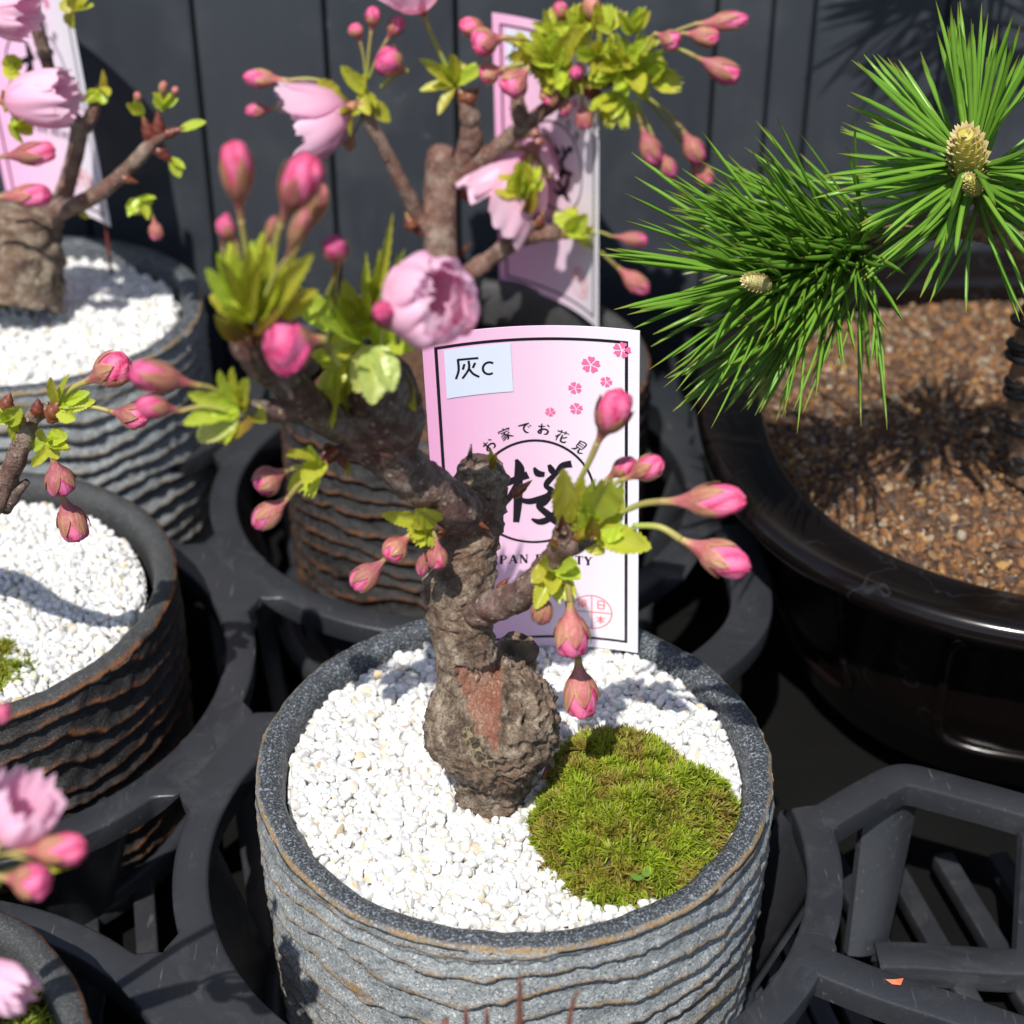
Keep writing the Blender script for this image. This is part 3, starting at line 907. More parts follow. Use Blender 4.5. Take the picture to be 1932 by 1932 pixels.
def knob_mesh(seed):
    """pointed winter bud wrapped in brown scales"""
    b = MB(); n, m = 20, 16; vs, cs, f = [], [], []
    for i in range(m + 1):
        q = i / m; r = 0.5 * math.sin(math.pi * (0.12 + 0.88 * q) ** 0.62) ** 0.9 * (1 - 0.25 * q)
        for j in range(n):
            a = 6.2832 * j / n; s = ((a / 6.2832) * 2 + q * 3.2 + 0.13 * seed) % 1.0
            rr = max(r * (0.88 + 0.22 * s ** 2), 0.01)
            vs.append((rr * math.cos(a), rr * math.sin(a), q))
            c = lerp3((0.10, 0.022, 0.014), (0.21, 0.065, 0.032), s * 0.8); c = lerp3(c, (0.42, 0.36, 0.05), max(0, q - 0.7) * 2 * ((seed % 2)))
            cs.append(c + (1,))
    for i in range(m):
        for j in range(n): f.append((i * n + j, i * n + (j + 1) % n, (i + 1) * n + (j + 1) % n, (i + 1) * n + j))
    b.add(vs, f, cs)
    return b.mesh('winter_bud')
KNOBS = [knob_mesh(i) for i in range(3)]

def leaf_mesh(seed, shape, fold=0.35, curl=0.3, serr=0.07, G=(0.54, 0.63, 0.04), G2=(0.66, 0.70, 0.09)):
    rnd = random.Random(seed); b = MB(); m, w = 22, 8; vs, cs, f = [], [], []
    for i in range(m + 1):
        q = i / m
        if shape == 'fan': hw = 0.5 * (min(1, q * 2.0) ** 0.9) * (1 - max(0, q - 0.8) * 1.6)
        elif shape == 'narrow': hw = 0.5 * math.sin(math.pi * q ** 0.8) ** 0.9
        elif shape == 'scale': hw = 0.5 * math.sin(math.pi * (0.22 + 0.78 * q)) ** 0.7
        else: hw = 0.5 * math.sin(math.pi * (0.05 + 0.95 * q) ** 0.95) ** 0.62
        hw = max(hw, 0.03)
        for j in range(w + 1):
            s = j / w * 2 - 1
            e = 1.0
            if abs(s) > 0.99 and serr: e = 1 + serr * (1 if i % 2 else -1.2) / max(hw * 2, 0.25)
            if shape == 'fan' and i > m - 5: e2 = 0.12 * math.cos(s * 9.5 + seed) * (i - (m - 5)) / 5
            else: e2 = 0.0
            x = hw * s * e * math.cos(fold * abs(s))
            y = hw * abs(s) * math.sin(fold) * 1.1 + curl * (q ** 2) * 0.5 + 0.025 * math.sin(q * 21 + abs(s) * 5) * abs(s) + 0.03 * noise.noise(Vector((s * 2, q * 3, seed)))
            z = q * (1 - 0.10 * abs(curl) * q) + e2
            vs.append((x, y, z))
            c = lerp3(G, G2, 0.5 + 0.5 * math.sin(q * 24 - abs(s) * 6) * (0.4 if shape != 'scale' else 0.1))
            if abs(s) < 0.14: c = lerp3(c, (0.5, 0.5, 0.12), 0.5)
            if shape == 'scale': c = lerp3(c, (0.20, 0.05, 0.02), max(0, 0.9 - q * 1.2))
            cs.append(c + (1,))
    for i in range(m):
        for j in range(w): f.append((i * (w + 1) + j, i * (w + 1) + j + 1, (i + 1) * (w + 1) + j + 1, (i + 1) * (w + 1) + j))
    b.add(vs, f, cs)
    return b.mesh('leaf')

LEAVES = {'o': [leaf_mesh(i, 'ovate', 0.45, 0.35 - 0.25 * i, 0.06) for i in range(3)],
          'n': [leaf_mesh(i + 5, 'narrow', 0.75, 0.25, 0.10, (0.42, 0.46, 0.035)) for i in range(2)],
          'f': [leaf_mesh(i + 9, 'fan', 0.35, 0.3 - 0.5 * i, 0.04) for i in range(2)],
          'd': [leaf_mesh(i + 13, 'ovate', 0.30, -0.6, 0.05, (0.52, 0.58, 0.12), (0.64, 0.68, 0.26)) for i in range(2)]}
SCALE_G = leaf_mesh(31, 'scale', 0.8, 0.5, 0, (0.40, 0.40, 0.03), (0.45, 0.40, 0.04))
SCALE_B = leaf_mesh(33, 'scale', 0.9, 0.4, 0, (0.15, 0.035, 0.016), (0.22, 0.07, 0.028))

def petal_mesh(seed, T=115, W=46, tall=1.0, flare=0.0):
    """a soft petal: a patch of a ball that starts at the base and curls over the heart of the flower"""
    rnd = random.Random(seed); b = MB(); m, w = 20, 16; vs, cs, f = [], [], []
    for i in range(m + 1):
        q = i / m
        for j in range(w + 1):
            s = j / w * 2 - 1
            edge = (1 - 0.10 * abs(s) ** 3 - 0.05 * math.exp(-(s / 0.14) ** 2)) + 0.10 * noise.noise(Vector((s * 3.5, seed * 1.7, 0.3))) + 0.04 * noise.noise(Vector((s * 9, seed * 1.7, 0.9)))
            t = R(T) * q * (edge if q > 0.4 else 1)
            wid = W * (0.30 + 0.70 * math.sin(math.pi * 0.5 * min(1, q * 1.5))) * (1 - 0.25 * max(0, q - 0.75) / 0.25)
            az = R(wid * s)
            wave = 0.14 * q * noise.noise(Vector((s * 1.6, q * 1.5, seed * 2.1))) + 0.20 * (abs(s) ** 3) * q * noise.noise(Vector((s, q * 3.5, seed + 4))) + 0.16 * q ** 4 * noise.noise(Vector((s * 3, 1, seed))) + 0.030 * q * math.sin(s * 8 + seed)
            rho = math.sin(t) * (1 + wave) + flare * q ** 3 + 0.03; z = (1 - math.cos(t)) * tall * (1 + 0.5 * wave)
            vs.append((rho * math.sin(az), -rho * math.cos(az), z))
            c = lerp3((0.92, 0.42, 0.62), (0.95, 0.66, 0.80), min(1, q * 1.3))
            c = lerp3(c, (0.90, 0.34, 0.56), 0.6 * max(0, (abs(s) - 0.8) / 0.2) + 0.30 * max(0, math.sin(s * 22 + seed)) * (1 - q))
            cs.append(c + (1,))
    for i in range(m):
        for j in range(w): f.append((i * (w + 1) + j, i * (w + 1) + j + 1, (i + 1) * (w + 1) + j + 1, (i + 1) * (w + 1) + j))
    b.add(vs, f, cs)
    return b.mesh('petal')
PETALS = {'ball': [petal_mesh(i, 132 + 9 * i, 54, 0.95) for i in range(4)], 'bell': [petal_mesh(i + 5, 84 + 5 * i, 48, 1.55, 0.06) for i in range(3)], 'tulip': [petal_mesh(i + 9, 112 + 6 * i, 52, 1.7) for i in range(2)]}

# ------------------------------------------------------------------ a tree's parts, placed by where they sit
TOCAM = (CAM - Vector((0, 0, 60))).normalized()

class Tree:
    def __init__(s, name, label, cat, org, seed, bark='bark_twig', group=None):
        s.t = thing(name, label, cat, org, group); s.rnd = random.Random(seed); s.bark = bark; s.yo = 0.0; s.yf = 1.0
    def Y(s, y): return s.yo + s.yf * y
    def P(s, x, y, Y): return at(x, y, s.Y(Y))
    def branch(s, pts, name='branch', n=18, amp=0.14, fine=0.10, mat=None, taper_end=False, k=8):
        """pts: (px, py, Y, radius px)"""
        P = [s.P(a, b_, c) for a, b_, c, r in pts]; rr = [r * mmpx(p) for (a, b_, c, r), p in zip(pts, P)]
        b = MB(); tube(b, P, rr, n, k, amp, 0.35, fine=fine)
        return b.build(name, mat or s.bark, s.t)
    def stalk(s, p, q, r0, r1, sag=0.0, colr=((0.36, 0.42, 0.07), (0.34, 0.22, 0.10))):
        mid = (p + q) / 2 + Vector((0, 0, sag)) + Vector((s.rnd.uniform(-.4, .4), s.rnd.uniform(-.4, .4), 0))
        b = MB(); tube(b, [p, mid, q], [r0, (r0 + r1) / 2, r1], 8, 5, colf=lambda pp, t, a: lerp3(colr[0], colr[1], t) + (1,))
        return b.build('flower_stalk', 'stalk', s.t)
    def bud(s, root, base, tip, w, Y0, Y1=None, kind='p', sag=0.8):
        Y1 = Y0 if Y1 is None else Y1
        ym = Y0 + (Y1 - Y0) * 0.4
        pr, pb, pt = s.P(root[0], root[1], Y0), s.P(base[0], base[1], ym), s.P(tip[0], tip[1], Y1)
        d = pt - pb; L = d.length; wm = 0.86 * w * mmpx((pb + pt) / 2)
        L = max(L, wm * 1.35)
        core, cal = s.rnd.choice({'p': BUDS + BUDS_C[:2], 'g': BUDS_G, 'o': BUDS_O, 'c': BUDS_C, 'r': BUDS_R}[kind])
        M = frame(pb, d, TOCAM, wm, wm, L, s.rnd.uniform(0, 6.28))
        o = inst('flower_bud', core, 'bud', s.t, M)
        if not cal.materials: cal.materials.append(MAT['calyx'])
        c = bpy.data.objects.new('calyx', cal); link(c, o)
        r = max(0.055 * wm * 1.6, 0.35)
        s.stalk(pr, pb + d.normalized() * 0.04 * L, r * 0.9, 0.11 * wm, sag)
        return o
    def leaf(s, base, tip, w, Y0, Y1=None, kind='o', roll=None, face=None):
        Y1 = Y0 if Y1 is None else Y1
        a, b_ = s.P(base[0], base[1], Y0), s.P(tip[0], tip[1], Y1)
        d = b_ - a; wm = w * mmpx(a)
        roll = s.rnd.uniform(-0.7, 0.7) if roll is None else roll
        hint = -Vector(face) if face else TOCAM + Vector((s.rnd.uniform(-.4, .4), 0, s.rnd.uniform(-.2, .6)))
        me = s.rnd.choice(LEAVES[kind])
        return inst('leaf', me, 'leaf', s.t, frame(a, d, hint, wm, wm, d.length, roll))
    def scale(s, base, tip, w, Y0, Y1=None, green=False, roll=None):
        Y1 = Y0 if Y1 is None else Y1
        a, b_ = s.P(base[0], base[1], Y0), s.P(tip[0], tip[1], Y1); d = b_ - a; wm = w * mmpx(a)
        return inst('bud_scale', SCALE_G if green else SCALE_B, 'scale' if not green else 'leaf', s.t, frame(a, d, TOCAM, wm, wm, d.length, s.rnd.uniform(-1, 1) + (math.pi if s.rnd.random() < .5 else 0) if roll is None else roll))
    def knob(s, base, tip, w, Y0, Y1=None):
        """a small pointed winter bud"""
        Y1 = Y0 if Y1 is None else Y1
        a, b_ = s.P(base[0], base[1], Y0), s.P(tip[0], tip[1], Y1); d = b_ - a; wm = w * mmpx(a)
        return inst('winter_bud', s.rnd.choice(KNOBS), 'scale', s.t, frame(a, d, TOCAM, wm, wm, d.length, s.rnd.uniform(0, 6)))
    def spray(s, c, R_, n, Y, dirs=None, wr=(26, 48), kinds='oon', spread=10, elong=1.0):
        """a tuft of young leaves opening from one point; dirs: (from, to) degrees in the picture plane, 90 = up"""
        for i in range(n):
            a = R(s.rnd.uniform(*(dirs or (0, 360)))); L = R_ * s.rnd.uniform(0.65, 1.1)
            Y1 = Y + s.rnd.uniform(-spread, spread * 0.6)
            s.leaf((c[0] + s.rnd.uniform(-6, 6), c[1] + s.rnd.uniform(-6, 6)), (c[0] + L * math.cos(a), c[1] - L * math.sin(a) * elong), s.rnd.uniform(*wr), Y, Y1, s.rnd.choice(kinds))
    def blossom(s, base, toward, size, Y0, Y1, form='ball', rings=((5, 1.0), (4, 0.90), (3, 0.74)), stalk=None, seed=0):
        """size: half width in the picture; rings: (petals, relative size)"""
        rnd = random.Random(seed)
        pb = s.P(base[0], base[1], Y0); pt = s.P(toward[0], toward[1], Y1); ax = (pt - pb).normalized()
        L = size * mmpx(pb)
        F = frame(pb, ax, TOCAM)
        b = MB(); b2 = []
        tube(b, [pb - ax * 0.42 * L, pb - ax * 0.2 * L, pb + ax * 0.03 * L], [0.08 * L, 0.14 * L, 0.20 * L], 12, 4, col=(0.38, 0.15, 0.10, 1))
        o = b.build('blossom', 'calyx', s.t)
        for k in range(5):
            M = F @ Matrix.Rotation(k * 1.2566 + 0.3, 4, 'Z') @ Matrix.Translation((0, -0.16 * L, -0.09 * L)) @ Matrix.Rotation(R(72), 4, 'X') @ Matrix.Diagonal((0.34 * L, 0.34 * L, 0.62 * L, 1))
            inst('sepal', SCALE_G, 'calyx', o, M)
        for ri, (cnt, lf) in enumerate(rings):
            for k in range(cnt):
                ro = 2 * math.pi * (k + 0.43 * ri + rnd.uniform(-.10, .10)) / cnt; l_ = L * lf * rnd.uniform(0.95, 1.05)
                M = F @ Matrix.Rotation(ro, 4, 'Z') @ Matrix.Rotation(R(rnd.uniform(-6, 6)), 4, 'X') @ Matrix.Diagonal((l_ * rnd.choice((-1, 1)), l_, l_, 1))
                inst('petal', rnd.choice(PETALS[form]), 'petal', o, M)
        if stalk:
            s.stalk(s.P(stalk[0], stalk[1], Y0), pb - ax * 0.40 * L, 0.5, 0.075 * L, 0.5)
        return o

# ------------------------------------------------------------------ the cherry in the grey pot
def main_tree():
    T = Tree('cherry_bonsai', 'small cherry tree with swollen trunk base and pink buds in the grey pot', 'bonsai', (-4, 6, -6), 71)
    T.yf = 1.0
    # trunk with its swollen graft
    pts = [(908, 1345, -8, 66), (895, 1310, -7, 64), (884, 1262, -6, 58), (874, 1205, -4, 58), (867, 1145, -2, 60), (864, 1095, 0, 68), (878, 1035, 2, 56), (895, 985, 4, 54), (905, 930, 8, 54), (907, 895, 8, 46), (905, 872, 8, 34)]
    P = [T.P(*p[:3]) for p in pts]; rr = [p[3] * mmpx(q) for p, q in zip(pts, P)]
    C = crom(P, 14); RR = [v.x for v in crom([Vector((r, 0, 0)) for r in rr], 14)]
    n = 132; vs, cs, f = [], [], []
    A_ = at(858, 1262, -12); B_ = at(946, 1270, -12); E_ = at(950, 1300, -4); D_ = at(936, 1436, -10); G_ = at(878, 1310, -4)
    tri = [(A_.x, A_.z), (B_.x, B_.z), (E_.x, E_.z), (D_.x, D_.z), (G_.x, G_.z)]
    bc = at(929, 1370, -8)
    def hit(px, py):
        d = (at(px, py, 0) - CAM).normalized(); o = CAM - bc; h = o.dot(d); k = h * h - o.dot(o) + 14.6 ** 2
        return CAM + d * (-h - math.sqrt(max(k, 0)))
    E_, D_, G_ = hit(948, 1300), hit(937, 1428), hit(872, 1305)
    tri = [(A_.x, A_.z), (B_.x, B_.z), (E_.x, E_.z), (D_.x, D_.z), (G_.x, G_.z)]
    K_ = [hit(*q) for q in ((866, 1364), (882, 1368), (934, 1430), (952, 1442), (914, 1455), (893, 1430), (875, 1394))]
    tcx, tcz = sum(q[0] for q in tri) / 5, sum(q[1] for q in tri) / 5; tri2 = [(tcx + (q[0] - tcx) * 1.3, tcz + (q[1] - tcz) * 1.2) for q in tri]
    patch = [(q.x, q.z) for q in K_]
    def paint(p, d):
        col = [1, 1, 1, 1]; dq = 0.0
        if d.y < 0.25:
            w = Vector((p.x + 0.9 * nz(p, 0.5), 0, p.z + 1.5 * nz(p, 0.6)))
            if inpoly(w.x, w.z, tri): col[0] = 0.05; dq = -0.9 + 0.5 * nz(Vector((p.x * 2.2, p.y, p.z * 0.4)), 0.8)
            elif inpoly(w.x, w.z, tri2): dq = 0.55
            elif inpoly(p.x + 0.5 * nz(p, .6), p.z + 0.5 * nz(p, .9), patch): col[2] = 0.1; dq = -0.25
        return tuple(col), dq
    for i, c in enumerate(C):
        for j in range(n):
            a = 2 * math.pi * j / n; d = Vector((math.cos(a), math.sin(a), 0)); r = RR[i]; p = c + d * r
            q = 0.10 * r * nz(p, 0.09) + 0.55 * nz(p, 0.45) + 0.30 * nz(p, 1.1) + 0.22 * abs(nz(p, 1.9))
            q += 0.5 * max(0, nz(Vector((p.x, p.y, p.z * 2.6)), 0.33)) * 2 + 0.40 * max(0, math.sin(p.z * 0.62 + nz(p, .1) * 3)) ** 8
            col, dq = paint(p, d)
            vs.append(p + d * (q + dq)); cs.append(col)
    m = len(C)
    for i in range(m - 1):
        for j in range(n): f.append((i * n + j, i * n + (j + 1) % n, (i + 1) * n + (j + 1) % n, (i + 1) * n + j))
    f.append(tuple(range((m - 1) * n, m * n)))
    b = MB(); b.add([tuple(v) for v in vs], f, cs)
    b.build('trunk', 'bark', T.t)
    # the swollen graft and the root neck under it
    vs, cs, f = [], [], []; n, m = 160, 110
    for i in range(m + 1):
        ph_ = math.pi * i / m
        for j in range(n):
            a = 2 * math.pi * j / n; d = Vector((math.sin(ph_) * math.cos(a), math.sin(ph_) * math.sin(a), math.cos(ph_)))
            sx = 14.3 * (1.0 if d.z > -0.2 else 1 - 0.25 * (-d.z - 0.2) / 0.8)
            p = bc + Vector((d.x * sx, d.y * 14.0, d.z * (15.0 if d.z > 0 else 13.5)))
            right = max(0, min(1, (p.x - bc.x + 1) / 4))
            rid = 1 - abs(nz(p, 0.24)) * 2.2; rid2 = 1 - abs(nz(p + Vector((9, 4, 2)), 0.52)) * 2; rid3 = 1 - abs(nz(p + Vector((3, 8, 1)), 1.1)) * 2
            q = 0.9 * nz(p, 0.12) + 0.35 * nz(p, 0.5) + (0.45 + 1.1 * right) * (0.85 * rid + 0.85 * rid2 + 0.40 * rid3 - 0.9)
            q += (1 - right) * 0.38 * math.sin(a * 30 + 4 * nz(p, 0.15) + d.z * 2) + 0.25 * (1 - right) * rid3
            col, dq = paint(p, d)
            if col[0] < 1: q *= 0.25
            vs.append(p + d * (q + dq)); cs.append(col)
    for i in range(m):
        for j in range(n): f.append((i * n + j, (i + 1) * n + j, (i + 1) * n + (j + 1) % n, i * n + (j + 1) % n))
    b = MB(); b.add([tuple(v) for v in vs], f, cs); b.build('burl', 'bark', T.t)
    b = MB(); tube(b, [T.P(932, 1425, -8), T.P(930, 1465, -8), T.P(930, 1500, -8), T.P(930, 1540, -8)], [9.5, 8.0, 7.6, 9.2], 60, 14, 0.22, 0.3, fine=0.7); b.build('root_neck', 'bark', T.t)
    # splinter on the cut top and the sawn stub beside the trunk
    b = MB(); tube(b, [T.P(885, 900, 6), T.P(886, 868, 6), T.P(889, 838, 6)], [1.6, 0.8, 0.15], 7, 4, 0.2); b.build('splinter', 'bark_twig', T.t)
    b = MB(); P2 = [T.P(950, 1330, 0), T.P(964, 1275, 4), T.P(972, 1236, 6), T.P(973, 1226, 6), T.P(973, 1225, 6)]
    tube(b, P2, [4.6, 4.8, 4.9, 4.6, 0.1], 30, 6, 0.10, 0.4, fine=0.25, colf=lambda p, t, a: (1, 0.1 if t > 0.80 else 1, 1, 1)); b.build('sawn_stub', 'bark', T.t)
    b = MB(); tube(b, [T.P(1030, 1455, -4), T.P(1040, 1440, -8), T.P(1020, 1410, -9)], [0.5, 0.9, 0.2], 7, 4, 0.2); b.build('bark_flake', 'bark', T.t)
    # limbs
    T.branch([(905, 985, 6, 40), (878, 968, 0, 45), (840, 945, -6, 45), (785, 903, -11, 45), (735, 858, -14, 46), (695, 825, -17, 41), (640, 798, -22, 35), (590, 765, -27, 33), (540, 722, -32, 31), (492, 688, -36, 29), (458, 645, -39, 27), (452, 610, -40, 20)], 'branch', 36, 0.16, 0.16)
    T.branch([(735, 858, -13, 46), (728, 812, -14, 68), (722, 762, -17, 74), (716, 718, -21, 60), (706, 680, -25, 36)], 'branch', 26, 0.16, 0.14)
    T.branch([(560, 772, -29, 24), (520, 775, -32, 22), (480, 775, -35, 20), (455, 772, -37, 16)], 'branch', 18, 0.16, 0.12)
    T.branch([(700, 850, -17, 22), (660, 852, -20, 17), (630, 855, -22, 14), (605, 868, -24, 11)], 'branch', 16, 0.2, 0.12)
    T.branch([(895, 1152, -6, 30), (935, 1143, -10, 31), (985, 1120, -14, 28), (1015, 1088, -16, 24), (1045, 1052, -19, 22), (1062, 1015, -21, 20), (1066, 985, -22, 15)], 'branch', 24, 0.2, 0.16)
    T.branch([(1045, 1045, -19, 18), (1085, 1030, -22, 16), (1118, 1012, -24, 13)], 'branch', 16, 0.2, 0.12)
    T.branch([(860, 985, 0, 24), (835, 990, -6, 18), (815, 990, -9, 12)], 'branch', 16, 0.2, 0.12)
    # winter buds and scales
    for a_, b_, w, Y in (((968, 935), (1005, 905), 22, 2), ((940, 1112), (962, 1088), 17, -6), ((925, 1130), (905, 1105), 14, -4), ((900, 985), (925, 1000), 12, -4), ((640, 862), (652, 888), 18, -22), ((612, 842), (628, 850), 20, -22), ((1025, 1470), (1035, 1440), 10, -10)):
        T.knob(a_, b_, w, Y)
    T.scale((930, 885), (924, 840), 18, 2, green=True); T.scale((924, 885), (936, 855), 16, 1, green=True)
    for a_, b_ in (((650, 870), (655, 905)), ((628, 845), (618, 835))): T.scale(a_, b_, 20, -21, green=True)
    for a_, b_ in (((470, 640), (440, 610)), ((475, 640), (480, 590)), ((455, 640), (425, 600)), ((500, 640), (520, 600)), ((480, 650), (505, 600))): T.scale(a_, b_, 42, -40, -42)
    for a_, b_ in (((1062, 1010), (1040, 1000)), ((1065, 1005), (1062, 965)), ((1075, 1005), (1095, 975)), ((1075, 1015), (1090, 1005)), ((1055, 1040), (1035, 1025)), ((1118, 1015), (1090, 1020)), ((1118, 1012), (1100, 990))): T.scale(a_, b_, 28, -22, -25)
    for a_, b_ in (((840, 985), (825, 965)), ((835, 995), (825, 1010))): T.scale(a_, b_, 26, -8, -11)
    # cluster above the left limb
    Y = -40
    for tip, w, k in (((388, 505), 36, 'o'), ((402, 470), 40, 'o'), ((432, 452), 40, 'o'), ((392, 560), 44, 'o'), ((448, 462), 46, 'o'), ((500, 430), 42, 'o'), ((545, 495), 48, 'o'), ((590, 478), 40, 'o'), ((602, 545), 50, 'o'), ((560, 560), 44, 'f'), ((520, 470), 40, 'n'), ((415, 590), 40, 'o'), ((470, 470), 44, 'o')):
        T.leaf((472 + (tip[0] - 472) * 0.12, 606), tip, w * 1.15, Y - 2, Y - 4 + T.rnd.uniform(-10, 6), k)
    for k_ in range(16):
        tx = T.rnd.uniform(395, 600); ty = 430 + abs(tx - 490) * 0.55 + T.rnd.uniform(0, 90)
        T.leaf((472 + (tx - 472) * 0.2, 590 + T.rnd.uniform(-20, 15)), (tx, ty), T.rnd.uniform(24, 40), Y - 4, Y - T.rnd.uniform(0, 12), T.rnd.choice('onn'))
    for a_, b_ in (((455, 632), (400, 580)), ((470, 636), (440, 560)), ((490, 632), (560, 572))): T.scale(a_, b_, 52, Y - 4, Y - 10, green=True)
    T.bud((468, 560), (455, 420), (441, 262), 66, Y, Y - 4, 'c'); T.bud((500, 560), (528, 425), (590, 294), 82, Y - 4, Y - 8, 'c')
    T.bud((510, 560), (572, 452), (608, 342), 58, Y + 6, Y + 4, 'g'); T.bud((462, 550), (448, 462), (412, 410), 42, Y)
    T.bud((500, 560), (540, 492), (580, 392), 42, Y - 10, Y - 12, 'g'); T.bud((505, 570), (500, 470), (520, 405), 26, Y - 2, Y - 2, 'g')
    T.bud((615, 560), (640, 508), (628, 450), 52, Y + 4, Y - 2, 'c')
    T.bud((640, 690), (612, 638), (505, 662), 108, -38, -48, 'r')
    T.bud((430, 560), (420, 470), (428, 400), 30, -38, -38)
    # leaves at the middle limb
    Y = -24
    for tip, w, k in (((608, 545), 44, 'o'), ((648, 528), 44, 'o'), ((672, 558), 46, 'o'), ((690, 470), 24, 'n'), ((716, 462), 26, 'n'), ((742, 392), 26, 'n'), ((768, 462), 26, 'n'), ((730, 500), 30, 'n'), ((600, 600), 44, 'o'), ((618, 650), 42, 'o'), ((798, 645), 44, 'o'), ((780, 600), 44, 'o'), ((640, 690), 40, 'o'), ((560, 560), 50, 'f'), ((752, 470), 22, 'n'), ((630, 740), 46, 'f')):
        T.leaf((692 + (tip[0] - 692) * 0.10, 646 + (tip[1] - 646) * 0.1), tip, w * 1.15, Y, Y + T.rnd.uniform(-12, 4), k)
    T.spray((690, 610), 70, 9, Y - 3, (20, 200), (26, 40), 'onf', 8); T.spray((650, 680), 60, 6, Y + 2, (120, 300), (30, 46), 'of', 6)
    T.leaf((640, 690), (628, 800), 60, Y, Y - 4, 'f', 0.5); T.leaf((650, 680), (600, 770), 52, Y + 2, Y, 'o', 0.7); T.leaf((655, 690), (655, 790), 46, Y, Y, 'o', 0.9); T.leaf((760, 690), (790, 775), 50, Y + 4, Y + 2, 'o', 0.8); T.leaf((705, 655), (672, 742), 62, Y - 6, Y - 12, 'd', 0.2); T.leaf((705, 655), (705, 764), 66, Y - 6, Y - 14, 'd', 0.0); T.leaf((708, 655), (748, 735), 60, Y - 6, Y - 12, 'd', -0.2)
    T.scale((700, 590), (688, 505), 36, Y + 2, Y, green=True); T.scale((720, 660), (765, 700), 34, Y - 2, green=True)
    T.bud((720, 650), (735, 618), (720, 580), 50, Y - 8, Y - 24, 'o'); T.stalk(T.P(620, 640, Y), T.P(632, 512, -38), 0.5, 0.6)
    T.blossom((768, 585), (862, 545), 84, -36, -46, 'ball', ((5, 1.0), (5, 0.93), (4, 0.82)), (750, 650), 5)
    # shoot to the left
    Y = -37
    for tip, w, k in (((352, 742), 36, 'o'), ((345, 800), 40, 'o'), ((415, 695), 36, 'o'), ((445, 686), 34, 'o'), ((472, 712), 40, 'o'), ((368, 835), 52, 'd'), ((392, 770), 50, 'o'), ((425, 830), 44, 'f'), ((500, 800), 40, 'o')):
        T.leaf((455 + (tip[0] - 455) * 0.1, 772), tip, w * 1.1, Y, Y + T.rnd.uniform(-8, 2), k)
    for a_, b_ in (((470, 770), (430, 755)), ((472, 785), (400, 832))): T.scale(a_, b_, 40, Y - 2, green=True)
    T.bud((430, 755), (378, 728), (240, 698), 64, Y, Y - 6); T.bud((430, 775), (345, 776), (252, 762), 52, Y - 3, Y - 8)
    # hanging cluster below the limb
    Y = -25
    for tip, w, k in (((540, 858), 44, 'o'), ((572, 912), 50, 'o'), ((590, 840), 44, 'o'), ((545, 930), 44, 'o'), ((585, 935), 40, 'f')):
        T.leaf((608, 872), tip, w, Y, Y + T.rnd.uniform(-8, 2), k)
    T.bud((585, 885), (545, 885), (478, 920), 66, Y - 2, Y - 5); T.bud((580, 905), (548, 935), (477, 996), 56, Y - 2, Y - 4)
    T.scale((640, 850), (604, 880), 40, Y + 2, Y)
    # cluster left of the trunk
    Y = -10
    T.leaf((808, 984), (716, 968), 36, Y, Y - 5, 'o', 0.0); T.leaf((825, 985), (782, 958), 50, Y - 2, Y - 8, 'o'); T.leaf((812, 990), (770, 1000), 40, Y, Y - 6, 'o')
    for tip in ((785, 1025), (800, 1030), (775, 1010)): T.leaf((810, 992), tip, 34, Y, Y - 6, 'f')
    T.bud((800, 1000), (774, 1008), (726, 1056), 56, Y - 2, Y - 8); T.bud((795, 1005), (730, 1052), (664, 1112), 52, Y - 2, Y - 6)
    T.bud((805, 1005), (806, 1030), (793, 1088), 30, Y - 2, Y - 4); T.bud((812, 1000), (822, 1012), (826, 1076), 48, Y - 2, Y - 5)
    # right-hand clusters
    Y = -23
    for b0, tip, w, k, r_ in (((1068, 985), (1062, 880), 54, 'o', 0.3), ((1085, 990), (1100, 900), 40, 'o', 0), ((1108, 1000), (1145, 893), 84, 'f', 0), ((1120, 1005), (1178, 945), 50, 'o', 0.4), ((1125, 1005), (1238, 1038), 62, 'o', -0.2), ((1118, 1000), (1095, 955), 46, 'o', 0.2), ((1125, 1000), (1180, 990), 70, 'f', 0), ((1110, 1010), (1140, 1045), 44, 'o', 0.6), ((1090, 1010), (1108, 985), 40, 'o', 0)):
        T.leaf(b0, tip, w, Y, Y - T.rnd.uniform(1, 8), k, r_)
    T.scale((1120, 1010), (1118, 960), 46, Y - 4, Y - 6, green=True); T.scale((1085, 1020), (1110, 1005), 30, Y - 4, Y - 6, green=True)
    T.bud((1088, 915), (1126, 838), (1176, 738), 72, Y, Y - 4, 'o', 0); T.bud((1135, 940), (1142, 905), (1200, 866), 44, Y + 4, Y + 3); T.bud((1140, 935), (1176, 905), (1254, 868), 56, Y + 2, Y)
    T.bud((1170, 968), (1248, 946), (1414, 944), 78, Y - 4, Y - 12); T.bud((1195, 992), (1280, 1016), (1420, 1078), 82, Y - 5, Y - 14, 'p', 1.5)
    Y = -18
    for b0, tip, w, k, r_ in (((1045, 1072), (1002, 1098), 44, 'o', 0.3), ((1040, 1078), (1010, 1150), 40, 'o', 0.2), ((1050, 1072), (1098, 1098), 48, 'o', -0.3), ((1050, 1075), (1072, 1128), 50, 'f', 0), ((1045, 1075), (1040, 1125), 40, 'o', 0), ((1055, 1070), (1088, 1062), 40, 'o', 0), ((1045, 1078), (1056, 1140), 36, 'n', 0.4), ((1040, 1070), (1015, 1065), 40, 'o', 0.3)):
        T.leaf(b0, tip, w, Y - 2, Y - T.rnd.uniform(3, 9), k, r_)
